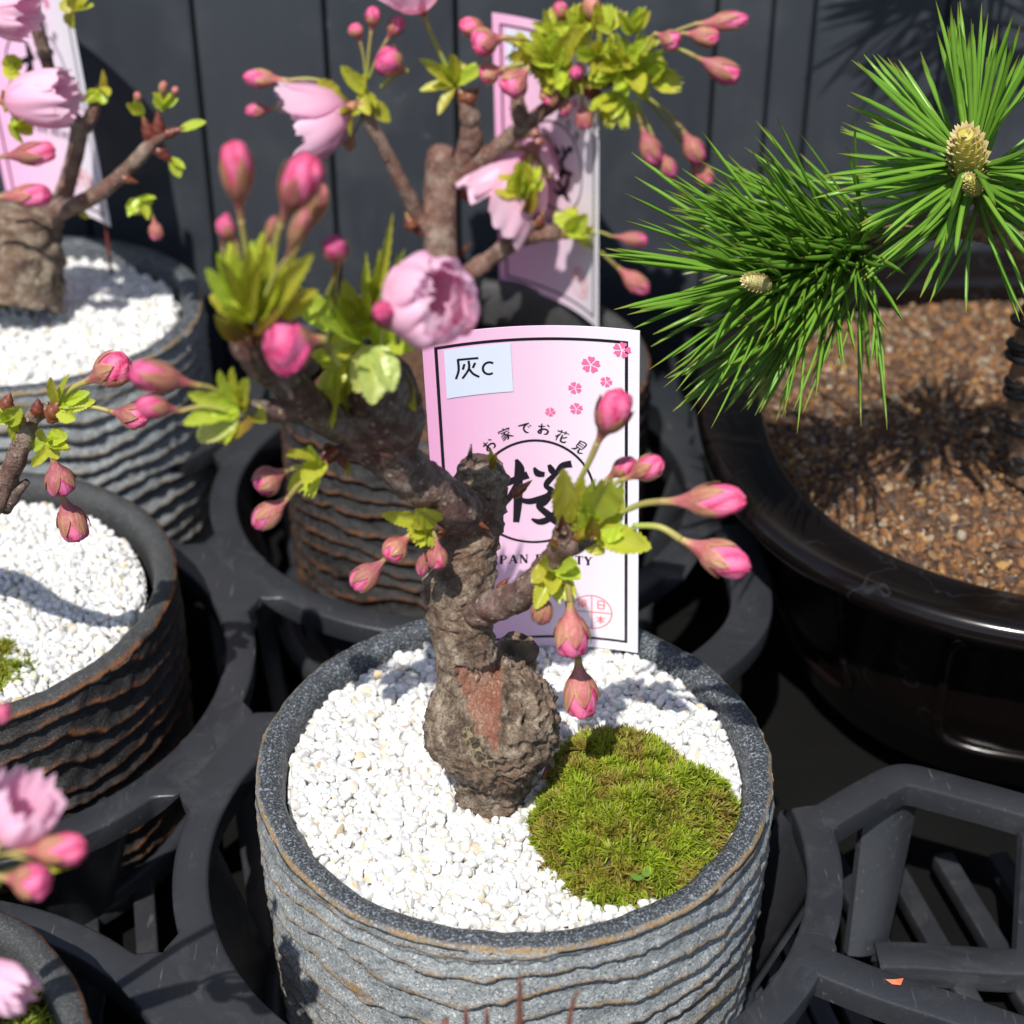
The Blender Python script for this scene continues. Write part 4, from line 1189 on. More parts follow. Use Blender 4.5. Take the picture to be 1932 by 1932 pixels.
    T.bud((1040, 1085), (1028, 1112), (1019, 1180), 48, Y - 3, Y - 5, 'g'); T.bud((1062, 1090), (1076, 1130), (1080, 1242), 72, Y - 4, Y - 8, 'o'); T.bud((1066, 1090), (1090, 1236), (1099, 1357), 70, Y + 2, Y - 2, 'o', 0)
main_tree()

# ------------------------------------------------------------------ the cherry behind it
def rear_tree():
    T = Tree('cherry_bonsai', 'blurred cherry tree with pink blossoms behind the front card', 'bonsai', (-22, 184, 4), 91, 'bark_rear')
    T.yo = 214
    T.branch([(850, 720, -30, 46), (838, 600, -22, 36), (832, 500, -12, 32), (830, 400, -6, 31), (832, 330, -2, 30), (835, 285, -2, 26), (836, 276, -2, 8)], 'trunk', 26, 0.10, 0.2)
    T.branch([(815, 430, -6, 18), (790, 405, -4, 17), (760, 350, -8, 13), (730, 290, -10, 12.5), (700, 235, -12, 12), (682, 190, -12, 11)], 'branch', 18, 0.14, 0.14)
    T.branch([(840, 345, -2, 22), (880, 318, -5, 20), (930, 285, -8, 16), (985, 240, -10, 15), (1040, 198, -12, 13), (1100, 150, -12, 14)], 'branch', 20, 0.16, 0.16)
    T.branch([(862, 325, -3, 20), (885, 280, -6, 22), (888, 240, -8, 20), (882, 205, -9, 18), (870, 180, -9, 12)], 'branch', 18, 0.2, 0.18)
    T.branch([(850, 540, -14, 22), (900, 505, -12, 17), (950, 470, -10, 16), (985, 440, -12, 15), (1010, 415, -13, 12)], 'branch', 18, 0.2, 0.18)
    T.branch([(985, 450, -12, 15), (1020, 440, -12, 16), (1060, 440, -13, 12)], 'branch', 16, 0.2, 0.16)
    T.branch([(985, 235, -10, 14), (978, 205, -11, 16), (975, 180, -11, 12)], 'branch', 14, 0.2, 0.16)
    for a_, b_, w, Y in (((860, 490), (890, 455), 12, -2), ((900, 500), (925, 485), 14, -6), ((890, 545), (905, 555), 14, -6), ((850, 330), (875, 300), 16, -4), ((985, 430), (960, 400), 30, -12), ((1010, 425), (1028, 395), 30, -13), ((780, 430), (765, 400), 30, -6), ((800, 440), (770, 420), 24, -4), ((880, 190), (905, 165), 34, -10), ((880, 190), (860, 160), 30, -10), ((1090, 170), (1120, 140), 44, -12), ((1110, 170), (1135, 175), 40, -13), ((1150, 160), (1135, 130), 36, -13), ((870, 360), (890, 385), 20, -4)):
        T.knob(a_, b_, w, Y)
    # left tip
    T.spray((684, 180), 42, 6, -12, (30, 330), (20, 32), 'oo', 8); T.leaf((690, 175), (640, 120), 32, -12, -14); T.leaf((690, 190), (735, 230), 36, -10, -8); T.leaf((640, 180), (598, 150), 34, -14)
    T.bud((690, 150), (680, 80), (668, 48), 34, -12); T.bud((692, 150), (700, 62), (706, 10), 36, -12); T.bud((695, 150), (728, 78), (760, 32), 36, -12)
    T.bud((620, 155), (545, 152), (455, 145), 42, -14); T.bud((600, 200), (520, 205), (460, 210), 32, -8); T.bud((720, 165), (768, 135), (715, 105), 60, -14, -20, 'o')
    T.blossom((658, 205), (540, 246), 74, -14, -16, 'bell', ((5, 1.0), (5, 0.9), (4, 0.8)), (690, 190), 11)
    T.bud((690, 210), (668, 250), (655, 285), 26, -8, -8, 'g')
    # middle tip
    T.spray((862, 160), 62, 12, -10, (20, 200), (20, 32), 'on', 8); T.leaf((858, 165), (828, 218), 28, -12, -16); T.leaf((855, 160), (792, 172), 28, -12); T.leaf((850, 150), (790, 110), 26, -10)
    T.stalk(T.P(845, 130, -12), T.P(800, 30, -16), 0.7, 0.7)
    T.blossom((795, 15), (760, -60), 55, -16, -20, 'bell', ((5, 1.0), (4, 0.9)), None, 13)
    # top cluster
    T.spray((1060, 110), 75, 20, -14, (0, 360), (30, 52), 'oof', 14); T.spray((1050, 120), 66, 10, -20, (60, 200), (30, 50), 'of', 8); T.spray((1090, 60), 55, 9, -14, (40, 140), (24, 40), 'on', 6)
    T.spray((1185, 130), 70, 20, -16, (0, 360), (30, 50), 'oof', 14); T.spray((1190, 60), 55, 6, -14, (40, 150), (24, 38), 'on', 6); T.spray((1165, 180), 60, 11, -18, (200, 320), (28, 46), 'of', 8)
    T.spray((1230, 150), 50, 5, -16, (-60, 60), (28, 44), 'of', 8)
    for a_, b_ in (((1115, 60), (1112, 0)), ((1080, 150), (1085, 185)), ((1120, 130), (1140, 95))): T.scale(a_, b_, 46, -18, green=True)
    T.bud((1010, 110), (930, 65), (865, 42), 44, -12); T.bud((1010, 90), (955, 70), (888, 85), 58, -18, -22, 'o'); T.bud((1020, 120), (955, 128), (903, 145), 44, -18); T.bud((1020, 120), (1000, 125), (950, 178), 60, -22, -26, 'o')
    T.bud((1060, 140), (1055, 155), (1028, 196), 44, -20); T.bud((1075, 140), (1080, 155), (1090, 128), 32, -24, -30); T.bud((1075, 160), (1072, 178), (1063, 222), 30, -20); T.bud((1095, 160), (1098, 188), (1104, 246), 36, -20)
    T.bud((1070, 70), (1062, 50), (1055, 0), 36, -12); T.bud((1110, 40), (1112, 55), (1118, -10), 44, -14, -14, 'g')
    T.bud((1225, 90), (1310, 45), (1416, 36), 42, -18); T.bud((1225, 95), (1285, 62), (1360, 72), 40, -20); T.bud((1215, 95), (1235, 62), (1284, 84), 42, -24, -28, 'o'); T.bud((1260, 95), (1308, 105), (1398, 150), 48, -22)
    T.bud((1195, 190), (1208, 232), (1240, 315), 48, -20); T.bud((1200, 190), (1242, 280), (1272, 338), 38, -18); T.bud((1215, 180), (1285, 240), (1325, 310), 46, -14); T.bud((1215, 185), (1300, 290), (1340, 350), 40, -10)
    for cx_, cy_ in ((1010, 95), (1040, 60), (1120, 105), (1150, 60), (1215, 110), (1150, 150), (1020, 140)):
        T.spray((cx_, cy_), 50, 6, -18, (0, 360), (22, 38), 'onf', 10)
    # lower right twigs
    T.spray((985, 370), 62, 12, -14, (20, 200), (34, 56), 'of', 8); T.scale((985, 400), (1000, 345), 44, -16, green=True)
    T.blossom((1000, 290), (940, 380), 84, 0, -4, 'bell', ((5, 1.0), (4, 0.9)), None, 17); T.blossom((1010, 255), (1000, 330), 48, 8, 4, 'bell', ((5, 1.0), (4, 0.9)), None, 19)
    T.spray((1075, 440), 46, 7, -14, (-60, 100), (30, 46), 'of', 8); T.scale((1060, 445), (1105, 430), 44, -15, green=True)
    T.bud((1100, 440), (1150, 445), (1225, 455), 30, -14); T.bud((1110, 460), (1160, 500), (1225, 555), 44, -12)
    return T
rear_tree()

def upper_left_tree():
    T = Tree('cherry_bonsai', 'thick-trunked cherry in the upper left grey pot', 'bonsai', (-182, 196, 12), 93, 'bark_rear')
    T.yo = 204
    T.branch([(30, 575, -8, 84), (38, 520, -4, 80), (45, 455, 0, 72), (50, 405, 2, 66), (50, 385, 2, 58), (50, 382, 2, 5)], 'trunk', 34, 0.16, 0.4, 'bark')
    T.branch([(95, 400, 0, 20), (135, 390, -8, 17), (190, 362, -14, 15), (240, 320, -18, 14), (285, 272, -20, 13), (310, 250, -20, 11)], 'branch', 16, 0.12, 0.14)
    T.branch([(105, 400, 4, 20), (122, 360, 6, 18), (140, 300, 4, 16), (148, 240, 2, 16), (125, 210, 2, 14), (100, 150, 0, 11), (75, 70, -2, 13), (55, 0, -4, 12), (50, -60, -4, 10)], 'branch', 16, 0.12, 0.12)
    T.branch([(150, 250, 2, 14), (170, 225, 0, 14), (182, 195, -2, 10)], 'branch', 12, 0.2, 0.12)
    for a_, b_, w in (((285, 262), (268, 215), 28), ((300, 255), (298, 205), 28), ((310, 255), (350, 240), 22), ((295, 280), (330, 310), 24), ((230, 335), (262, 345), 18)): T.knob(a_, b_, w, -20)
    T.spray((265, 215), 34, 5, -20, (60, 150), (18, 26), 'oo', 5); T.spray((305, 205), 40, 6, -20, (30, 140), (20, 28), 'oo', 5); T.leaf((340, 245), (392, 232), 24, -20); T.leaf((322, 300), (340, 335), 24, -20); T.leaf((318, 300), (348, 322), 24, -20)
    T.bud((265, 220), (262, 200), (258, 172), 18, -20, -20, 'g'); T.bud((305, 200), (304, 185), (310, 152), 20, -20, -20, 'g'); T.bud((320, 200), (328, 185), (332, 162), 18, -20, -20, 'g')
    T.spray((262, 375), 42, 6, -16, (200, 380), (18, 26), 'oo', 5); T.bud((270, 390), (288, 405), (298, 455), 28, -16)
    T.leaf((240, 400), (285, 400), 26, -14); T.spray((182, 170), 32, 6, -2, (0, 360), (24, 34), 'oo', 5); T.scale((185, 185), (188, 130), 28, -2, green=True)
    T.spray((140, 20), 40, 6, -4, (0, 360), (26, 36), 'oo', 6); T.scale((150, 390), (175, 408), 26, -10, green=True)
    T.blossom((10, 190), (120, 185), 52, -22, -24, 'tulip', ((5, 1.0), (4, 0.92)), (-30, 200), 23)
    T.bud((-60, 300), (-5, 296), (108, 285), 48, -26, -28, 'o'); T.bud((-60, 375), (-10, 372), (100, 368), 48, -24, -28, 'o'); T.blossom((-40, 15), (50, 25), 44, -20, -24, 'tulip', ((5, 1.0), (4, 0.92)), None, 27)
    T.spray((20, 235), 50, 5, -24, (-60, 60), (26, 40), 'oo', 5); T.spray((10, 130), 45, 4, -14, (-40, 60), (24, 36), 'oo', 5)
upper_left_tree()

def left_tree():
    T = Tree('cherry_bonsai', 'cherry whose forked twig of buds reaches in from the left edge', 'bonsai', (-165, 69, -4), 95)
    T.yo = 20
    T.branch([(-330, 1120, 40, 60), (-300, 980, 30, 50), (-220, 900, 20, 36), (-120, 940, 8, 24), (-20, 960, 2, 20), (15, 900, 0, 20), (40, 840, -2, 19), (60, 790, -2, 16), (95, 770, -3, 13)], 'branch', 18, 0.14, 0.14, 'bark_rear')
    T.branch([(10, 960, 2, 14), (30, 930, 0, 12), (52, 908, 0, 6)], 'branch', 12, 0.2, 0.1)
    for a_, b_, w in (((95, 785), (118, 750), 34), ((70, 780), (72, 750), 28), ((90, 790), (125, 785), 26)): T.knob(a_, b_, w, -4)
    for tip, w in (((95, 712), 26), ((130, 705), 22), ((182, 755), 36), ((150, 790), 44), ((172, 740), 30)): T.leaf((108, 765), tip, w, -4, -7)
    T.bud((112, 755), (158, 722), (246, 682), 72, -5, -7); T.bud((120, 770), (205, 775), (282, 792), 58, -6, -9)
    T.spray((90, 835), 46, 7, -5, (-60, 240), (26, 36), 'oo', 6); T.leaf((95, 840), (60, 880), 24, -5); T.leaf((90, 830), (135, 825), 36, -5, -8)
    T.bud((92, 835), (98, 860), (122, 936), 60, -5, -7, 'o', 0); T.bud((95, 840), (115, 930), (150, 1022), 62, -2, -4, 'o', 0)
    T.spray((15, 800), 45, 6, -4, (-60, 120), (30, 44), 'oo', 6); T.knob((10, 770), (20, 740), 30, -4)
left_tree()

def corner_tree():
    T = Tree('cherry_bonsai', 'cherry with half-open pink blossoms at the lower left corner', 'bonsai', (-160, -100, -5), 97)
    T.yo = -104
    T.branch([(-400, 2100, 0, 60), (-330, 1900, 0, 45), (-250, 1760, 0, 30), (-150, 1680, 0, 24), (-80, 1640, 0, 18)], 'branch', 16, 0.14, 0.12, 'bark_rear')
    T.branch([(-250, 1760, 0, 22), (-160, 1860, -4, 20), (-70, 1900, -4, 14)], 'branch', 14, 0.14, 0.12, 'bark_rear')
    T.blossom((15, 1580), (95, 1430), 56, 2, 0, 'tulip', ((5, 1.0), (4, 0.92)), (-60, 1640), 33)
    T.bud((-60, 1640), (30, 1608), (168, 1598), 66, -2, -4, 'o'); T.bud((-60, 1660), (0, 1655), (98, 1668), 78, -6, -8, 'o'); T.bud((-40, 1620), (70, 1625), (160, 1612), 44, 2, 2, 'o')
    T.blossom((-40, 1830), (60, 1885), 44, -4, -8, 'tulip', ((5, 1.0), (4, 0.92)), (-60, 1900), 35); T.bud((-60, 1320), (-40, 1345), (22, 1345), 44, 6, 6, 'o')
    T.branch([(-250, 1700, 4, 14), (-160, 1500, 6, 12), (-60, 1330, 6, 9)], 'branch', 12, 0.14, 0.1, 'bark_rear')
    T.spray((-60, 1640), 70, 5, -2, (-40, 60), (30, 46), 'oo', 5); T.leaf((0, 1650), (150, 1630), 26, -2, 2)
corner_tree()

# ------------------------------------------------------------------ the pine
def pine():
    c = C_BLACK
    T = Tree('pine_bonsai', 'green pine with long needles growing in the glossy black pot', 'bonsai', (153, 122, -1), 99, 'pine_bark')
    T.yo = 100; rnd = random.Random(55)
    def nm(seed):
        b = MB(); r_ = random.Random(seed); bx, by = r_.uniform(-.12, .12), r_.uniform(0.02, .14)
        P, rad = [], []
        for i in range(8):
            q = i / 7; P.append((bx * q * q, by * q * q, q)); rad.append((0.5 if q < 0.82 else 0.5 * (1 - (q - 0.82) / 0.2)))
        vs, cs, f = [], [], []
        for i, (p, r0) in enumerate(zip(P, rad)):
            for a in (0.5, 2.64, 3.93, 5.5):
                # half-round section, wider than deep
                vs.append((p[0] + NW * r0 * math.cos(a), p[1] + NW * 0.6 * r0 * math.sin(a), p[2]))
                q = i / 7; cs.append((lerp3((0.19, 0.30, 0.045), (0.15, 0.34, 0.032), min(1, q * 3)) if q < 0.93 else (0.42, 0.36, 0.08)) + (1,))
        for i in range(7):
            for j in range(4): f.append((i * 4 + j, i * 4 + (j + 1) % 4, i * 4 + 4 + (j + 1) % 4, i * 4 + 4 + j))
        f.append((31, 30, 29, 28)); b.add(vs, f, cs)
        return b
    NW = 1.0 / 24
    builders = [nm(i) for i in range(7)]; meshes = [b.mesh('needle') for b in builders]; arrays = [(np.vstack(b.v), b.f, np.vstack(b.c)) for b in builders]
    allneedles = []
    def needle(p, d, L, hint, w=1.0):
        allneedles.append((p, d, L, hint, w))
    def shoot(axis, count, Lr, open0, open1, sector=None, bias=None):
        """needle pairs along a shoot; open = angle from the shoot's direction at its base and tip"""
        C = crom(axis, 10)
        for i in range(count):
            q = rnd.random() ** 0.8; k = min(int(q * (len(C) - 1)), len(C) - 2); p = C[k].lerp(C[k + 1], rnd.random()); t = (C[k + 1] - C[k]).normalized()
            a = rnd.uniform(0, 6.2832); x = t.orthogonal().normalized(); y = t.cross(x); rad = x * math.cos(a) + y * math.sin(a)
            if bias is not None and rad.dot(bias) < -0.35 and rnd.random() < 0.7: rad = -rad
            an = R(open0 + (open1 - open0) * q + rnd.gauss(0, 9)); d = (t * math.cos(an) + rad * math.sin(an)).normalized()
            L = rnd.uniform(*Lr)
            for s_ in (0, 1):
                d2 = (d + Vector((rnd.gauss(0, .07), rnd.gauss(0, .07), rnd.gauss(0, .07)))).normalized()
                needle(p, d2, L * rnd.uniform(0.92, 1.05), -rad if rnd.random() < .7 else rad, rnd.uniform(0.85, 1.2))
    # wood
    T.branch([(1965, 900, 22, 60), (1955, 780, 24, 52), (1962, 650, 20, 46), (1990, 540, 16, 40), (2040, 420, 10, 34)], 'trunk', 26, 0.2, 0.5)
    T.branch([(1985, 560, 18, 30), (1930, 470, 12, 26), (1860, 430, 6, 26), (1780, 425, 2, 24), (1700, 445, -4, 24), (1620, 470, -10, 22), (1540, 500, -16, 16), (1450, 528, -22, 11)], 'branch', 18, 0.2, 0.6)
    T.branch([(1900, 450, 10, 18), (1870, 410, 0, 16), (1848, 370, -10, 15), (1836, 340, -16, 14), (1826, 318, -20, 10)], 'branch', 14, 0.2, 0.5)
    # left tuft: shoots that fan to the left and down
    ax = [T.P(1650, 462, -8), T.P(1600, 478, -11), T.P(1540, 500, -16), T.P(1425, 532, -26)]
    shoot(ax, 118, (35, 47), 66, 24, bias=Vector((-0.1, -0.4, 0.35)))
    ax2 = [T.P(1640, 480, -8), T.P(1560, 560, -18), T.P(1500, 610, -24)]
    shoot(ax2, 26, (26, 36), 55, 24)
    ax4 = [T.P(1690, 440, -4), T.P(1600, 440, -6), T.P(1520, 450, -8)]
    shoot(ax4, 30, (32, 44), 50, 25)
    # upper tuft: seen almost end on
    c0 = T.P(1845, 380, -8); c1 = T.P(1828, 300, -24)
    shoot([c0, (c0 + c1) / 2, c1], 92, (27, 38), 98, 46)
    # a higher tuft beyond the frame; its shadow falls on the boards
    h0 = Vector((150, 218, 162)); h1 = Vector((118, 228, 170))
    b = MB(); tube(b, [T.P(2040, 420, 10), Vector((190, 150, 110)), Vector((186, 190, 150)), h0, h1], [4.5, 4, 3.5, 2.6, 1.6], 14, 6, 0.2, 0.4, fine=0.5); b.build('branch', 'pine_bark', T.t)
    shoot([h0, (h0 + h1) / 2, h1], 85, (30, 42), 90, 40)
    shoot([Vector((188, 200, 165)), Vector((180, 212, 172)), Vector((172, 218, 180))], 60, (30, 42), 90, 40)
    # the needles that show largest are objects of their own
    keyed = []
    for nd in allneedles:
        p, d, L, hint, w = nd; m_ = p + d * L * 0.6; v = m_ - CAM; z = v.dot(FW); px = 966 + FPX * v.x / z; py = 966 - FPX * v.dot(UP) / z
        side = d - FW * d.dot(FW)
        keyed.append((side.length * L / z * (1 if 0 < px < 1932 and 0 < py < 1932 else 0.05), nd))
    keyed.sort(key=lambda q: -q[0])
    mass = MB()
    for i, (_, (p, d, L, hint, w)) in enumerate(keyed):
        k = rnd.randrange(7); M = frame(p, d, hint, 24 * 1.3 * w, 24 * 1.3 * w, L)
        if i < 300: inst('needle', meshes[k], 'needle', T.t, M)
        else:
            v, f, cc = arrays[k]; A = np.array(M)
            mass.add(v @ A[:3, :3].T + A[:3, 3], f, cc)
    mass.build('needle_fill', 'needle', T.t, True, 'stuff')
    # candles
    def candle(base, tip, w, Y0, Y1, pale):
        a, b_ = T.P(base[0], base[1], Y0), T.P(tip[0], tip[1], Y1); d = b_ - a; L = d.length; wm = w * mmpx(a) / 2
        F = frame(a, d, TOCAM); b = MB(); vs = []
        prof = [(0.55, 0), (0.9, 0.2), (1.0, 0.45), (0.85, 0.75), (0.45, 0.97), (0.02, 1.0)]
        n = 16; f = []
        for r_, z in prof:
            for j in range(n): vs.append(F @ Vector((r_ * wm * .9 * math.cos(6.2832 * j / n), r_ * wm * .9 * math.sin(6.2832 * j / n), z * L)))
        for i in range(5):
            for j in range(n): f.append((i * n + j, i * n + (j + 1) % n, i * n + n + (j + 1) % n, i * n + n + j))
        b.add(vs, f, pale)
        # papery scales in spirals
        ns = 120
        for i in range(ns):
            q = (i + 0.5) / ns; z = q * L; r_ = wm * np.interp(q, [p_[1] for p_ in prof], [p_[0] for p_ in prof]); an = i * 2.399
            o_ = Vector((r_ * math.cos(an), r_ * math.sin(an), z)); out = Vector((math.cos(an), math.sin(an), 0)); tg = Vector((-math.sin(an), math.cos(an), 0)); up_ = Vector((0, 0, 1))
            s_ = 0.17 * wm * 1.5
            pts_ = [o_ - tg * s_ * .8, o_ + tg * s_ * .8, o_ + (up_ * 1.5 + out * 1.1) * s_, o_ + out * 0.1 * s_ + up_ * 0.3 * s_]
            b.add([F @ p_ for p_ in pts_], [(0, 1, 2), (0, 3, 1)], [(0.48, 0.34, 0.12, 1), (0.48, 0.34, 0.12, 1), (0.76, 0.62, 0.40, 1), (0.5, 0.44, 0.12, 1)])
        b.build('candle', 'candle', T.t, False)
    candle((1832, 338), (1822, 250), 66, -22, -34, (0.42, 0.36, 0.06, 1)); candle((1842, 362), (1826, 335), 32, -30, -36, (0.42, 0.40, 0.08, 1)); candle((1450, 538), (1406, 528), 32, -44, -50, (0.50, 0.46, 0.2, 1))
    # training wire wound round the trunk
    W = thing('training_wire', 'black training wire coiled round the pine trunk at the right edge', 'wire', (153, 122, -1))
    ax = crom([T.P(1965, 900, 22), T.P(1955, 780, 24), T.P(1962, 650, 20), T.P(1990, 540, 16)], 40); P = []
    for i, p in enumerate(ax):
        a = i * 0.30; r_ = 8.6 - 0.006 * i; P.append(p + Vector((r_ * math.cos(a), r_ * math.sin(a), 0)))
    b = MB(); tube(b, P, [1.15] * len(P), 10, 2); b.build('coil', 'wire', W)
    P = [p + Vector((0, 0, 3.2)) for p in P[:80]]; b = MB(); tube(b, P, [1.15] * len(P), 10, 2); b.build('coil', 'wire', W)
pine()

# ------------------------------------------------------------------ the printed cards
CW, CH, SAG = 49.2, 91.2, 4.5
def card_point(u, v, lift=0.0):
    """u from the left edge, v down from the top edge (mm), on the bowed card; local frame: x right, y away, z up, origin bottom centre"""
    q = 2 * u / CW - 1
    y = SAG * (1 - q * q)
    nrm = Vector((SAG * 4 * q / CW, 1, 0)).normalized()
    return Vector((u - CW / 2, y, CH - v)) - nrm * lift

class Print:
    def __init__(s): s.b = MB()
    def poly(s, pts, lift):
        s.b.add([tuple(card_point(u, v, lift)) for u, v in pts], [tuple(range(len(pts)))])
    def strip(s, pts, w, lift, closed=False, k=5, caps=True):
        """a brush or pen stroke; w one width or a list of widths"""
        P = [Vector((p[0], p[1], 0)) for p in pts]
        ws = [w] * len(P) if isinstance(w, (int, float)) else list(w)
        if len(P) > 2 and k > 1: C = crom(P, k); Wd = [x.x for x in crom([Vector((x, 0, 0)) for x in ws], k)]
        else:
            C, Wd = [], []
            for i in range(len(P) - 1):
                for j in range(6): C.append(P[i].lerp(P[i + 1], j / 6)); Wd.append(ws[i] + (ws[i + 1] - ws[i]) * j / 6)
            C.append(P[-1]); Wd.append(ws[-1])
        vs, f = [], []
        for i, c in enumerate(C):
            t = (C[min(i + 1, len(C) - 1)] - C[max(i - 1, 0)]).normalized(); n_ = Vector((-t.y, t.x, 0))
            for sgn in (-1, 1):
                q = c + n_ * sgn * Wd[i] / 2; vs.append(tuple(card_point(q.x, q.y, lift)))
        for i in range(len(C) - 1): f.append((2 * i, 2 * i + 1, 2 * i + 3, 2 * i + 2))
        s.b.add(vs, f)
    def ring(s, c, rx, ry, w, lift, n=72):
        s.strip([(c[0] + rx * math.cos(6.2832 * i / n), c[1] + ry * math.sin(6.2832 * i / n)) for i in range(n + 1)], w, lift, k=1)
    def glyph(s, strokes, c, size, rot, lift, w=0.11):
        """strokes on a unit square, y down"""
        ca, sa = math.cos(rot), math.sin(rot)
        for st in strokes:
            pts = []
            for p in st[0]:
                x, y = (p[0] - 0.5) * size, (p[1] - 0.5) * size; pts.append((c[0] + x * ca - y * sa, c[1] + x * sa + y * ca))
            ws = [k * size for k in st[1]] if len(st) > 1 else [w * size] * len(pts)
            s.strip(pts, ws, lift, k=4 if len(pts) > 2 else 1)

B3 = (0.05, 0.12, 0.06)
def _b(n, a=0.12, z=0.05): return [a * 0.7] + [a] * (n - 2) + [z] if n > 2 else [a, z]
def ST(*pts, a=0.12, z=0.05): return (list(pts), _b(len(pts), a, z))
G_O = [ST((.15, .30), (.60, .26)), ST((.36, .08), (.36, .50), (.33, .82), (.16, .74), (.30, .55), (.60, .48), (.82, .62), (.74, .84), (.55, .88)), ST((.74, .14), (.90, .30))]
G_IE = [ST((.50, .0), (.52, .12)), ST((.14, .28), (.14, .16), (.5, .15), (.88, .15), (.82, .28), a=.09), ST((.22, .34), (.78, .32), a=.09), ST((.52, .34), (.38, .48), (.14, .60), a=.09), ST((.40, .46), (.58, .62), (.56, .86), (.44, .92)), ST((.50, .56), (.34, .68), (.12, .78), a=.08), ST((.54, .68), (.36, .82), (.14, .92), a=.08), ST((.80, .44), (.62, .56), a=.09), ST((.58, .56), (.74, .74), (.94, .88), a=.11)]
G_DE = [ST((.08, .26), (.50, .20), (.84, .12)), ST((.80, .14), (.52, .30), (.42, .56), (.54, .80), (.72, .88)), ST((.72, .38), (.80, .48), a=.09), ST((.86, .30), (.94, .40), a=.09)]
G_HANA = [ST((.08, .20), (.92, .17), a=.09), ST((.34, .04), (.36, .32), a=.10), ST((.66, .04), (.62, .32), a=.10), ST((.36, .36), (.24, .54), (.08, .68)), ST((.24, .52), (.24, .96)), ST((.86, .42), (.70, .56), (.50, .64), a=.09), ST((.52, .38), (.52, .72), (.58, .90), (.80, .90), (.92, .76))]
G_MI = [ST((.26, .06), (.26, .62), a=.1), ST((.26, .07), (.74, .06), (.72, .62), a=.1), ST((.28, .25), (.70, .24), a=.08), ST((.28, .42), (.70, .41), a=.08), ST((.26, .60), (.72, .59), a=.08), ST((.40, .62), (.32, .82), (.10, .94)), ST((.60, .62), (.60, .86), (.74, .92), (.94, .78))]
G_HI = [ST((.22, .08), (.22, .92), a=.09, z=.09), ST((.22, .09), (.78, .09), (.78, .92), a=.09, z=.09), ST((.22, .5), (.78, .5), a=.09, z=.09), ST((.22, .9), (.78, .9), a=.09, z=.09)]
G_HON = [ST((.08, .30), (.92, .30), a=.09, z=.09), ST((.5, .05), (.5, .95), a=.09, z=.09), ST((.5, .30), (.32, .58), (.08, .76), a=.09), ST((.5, .30), (.68, .58), (.92, .76), a=.09), ST((.32, .72), (.68, .72), a=.09, z=.09)]
G_FU = [ST((.16, .08), (.14, .60), (.04, .95), a=.09), ST((.16, .09), (.80, .08), (.80, .60), (.94, .92), a=.09), ST((.68, .2), (.34, .26), a=.08), ST((.30, .36), (.30, .60), a=.08, z=.08), ST((.30, .37), (.70, .37), (.70, .60), a=.08, z=.08), ST((.30, .60), (.70, .60), a=.08, z=.08), ST((.5, .24), (.5, .84), a=.08, z=.08), ST((.26, .84), (.70, .80), a=.08), ST((.64, .70), (.76, .86), a=.08)]

def serif(pr, ch, x, y, h, rot, lift):
    """bold serif capitals out of stems, hairlines and serifs; x, y = left end of the base line"""
    K, H = 0.24, 0.09
    ca, sa = math.cos(rot), math.sin(rot)
    def L(p, q, w, w2=None):
        T_ = lambda t: (x + (t[0] * ca + t[1] * sa) * h, y + (t[0] * sa - t[1] * ca) * h)
        pr.strip([T_(p), T_(q)], [w * h, (w2 or w) * h], lift, k=1)
    def curve(pts, ws):
        pr.strip([(x + (p[0] * ca + p[1] * sa) * h, y + (p[0] * sa - p[1] * ca) * h) for p in pts], [w * h for w in ws], lift, k=4)
    def sf(cx_, yy, w=0.34): L((cx_ - w / 2, yy), (cx_ + w / 2, yy), 0.06)
    if ch == 'J': L((.35, 1), (.35, .25), K); curve([(.35, .28), (.30, .03), (.14, -.02), (.05, .14)], [K, .14, .08, .14]); sf(.35, .97)
    if ch == 'A': L((.40, 1), (.10, 0), H); L((.42, 1), (.72, 0), K); L((.2, .33), (.62, .33), H); sf(.10, .03, .26); sf(.72, .03, .34)
    if ch == 'P' or ch == 'B':
        L((.18, 1), (.18, 0), K); sf(.18, .03); sf(.18, .97)
        curve([(.2, .97), (.50, .97), (.64, .75), (.50, .52), (.2, .51)], [.07, .10, .19, .10, .07])
        if ch == 'B': curve([(.2, .51), (.55, .51), (.70, .27), (.55, .03), (.2, .03)], [.07, .10, .20, .10, .07])
    if ch == 'N': L((.14, 1), (.14, 0), H); L((.14, 1), (.74, 0), K); L((.74, 1), (.74, 0), H); sf(.12, .97, .26); sf(.14, .03, .26); sf(.74, .97, .26)
    if ch == 'E': L((.18, 1), (.18, 0), K); L((.1, .97), (.68, .97), H); L((.1, .03), (.70, .03), H); L((.2, .51), (.52, .51), H); L((.66, 1), (.66, .74), .06); L((.68, .28), (.68, 0), .06); L((.52, .64), (.52, .38), .06)
    if ch == 'U': curve([(.18, 1), (.18, .3), (.30, .03), (.50, .02), (.66, .20), (.68, 1)], [K, K, .14, .08, .07, .07]); sf(.18, .97); sf(.68, .97, .26)
    if ch == 'T': L((.38, 1), (.38, 0), K); L((.02, .97), (.74, .97), .07); L((.04, 1), (.04, .74), .06); L((.72, 1), (.72, .74), .06); sf(.38, .03)
    if ch == 'Y': L((.12, 1), (.40, .46), K); L((.68, 1), (.42, .46), H); L((.40, .5), (.40, 0), K); sf(.12, .97); sf(.68, .97, .26); sf(.40, .03)

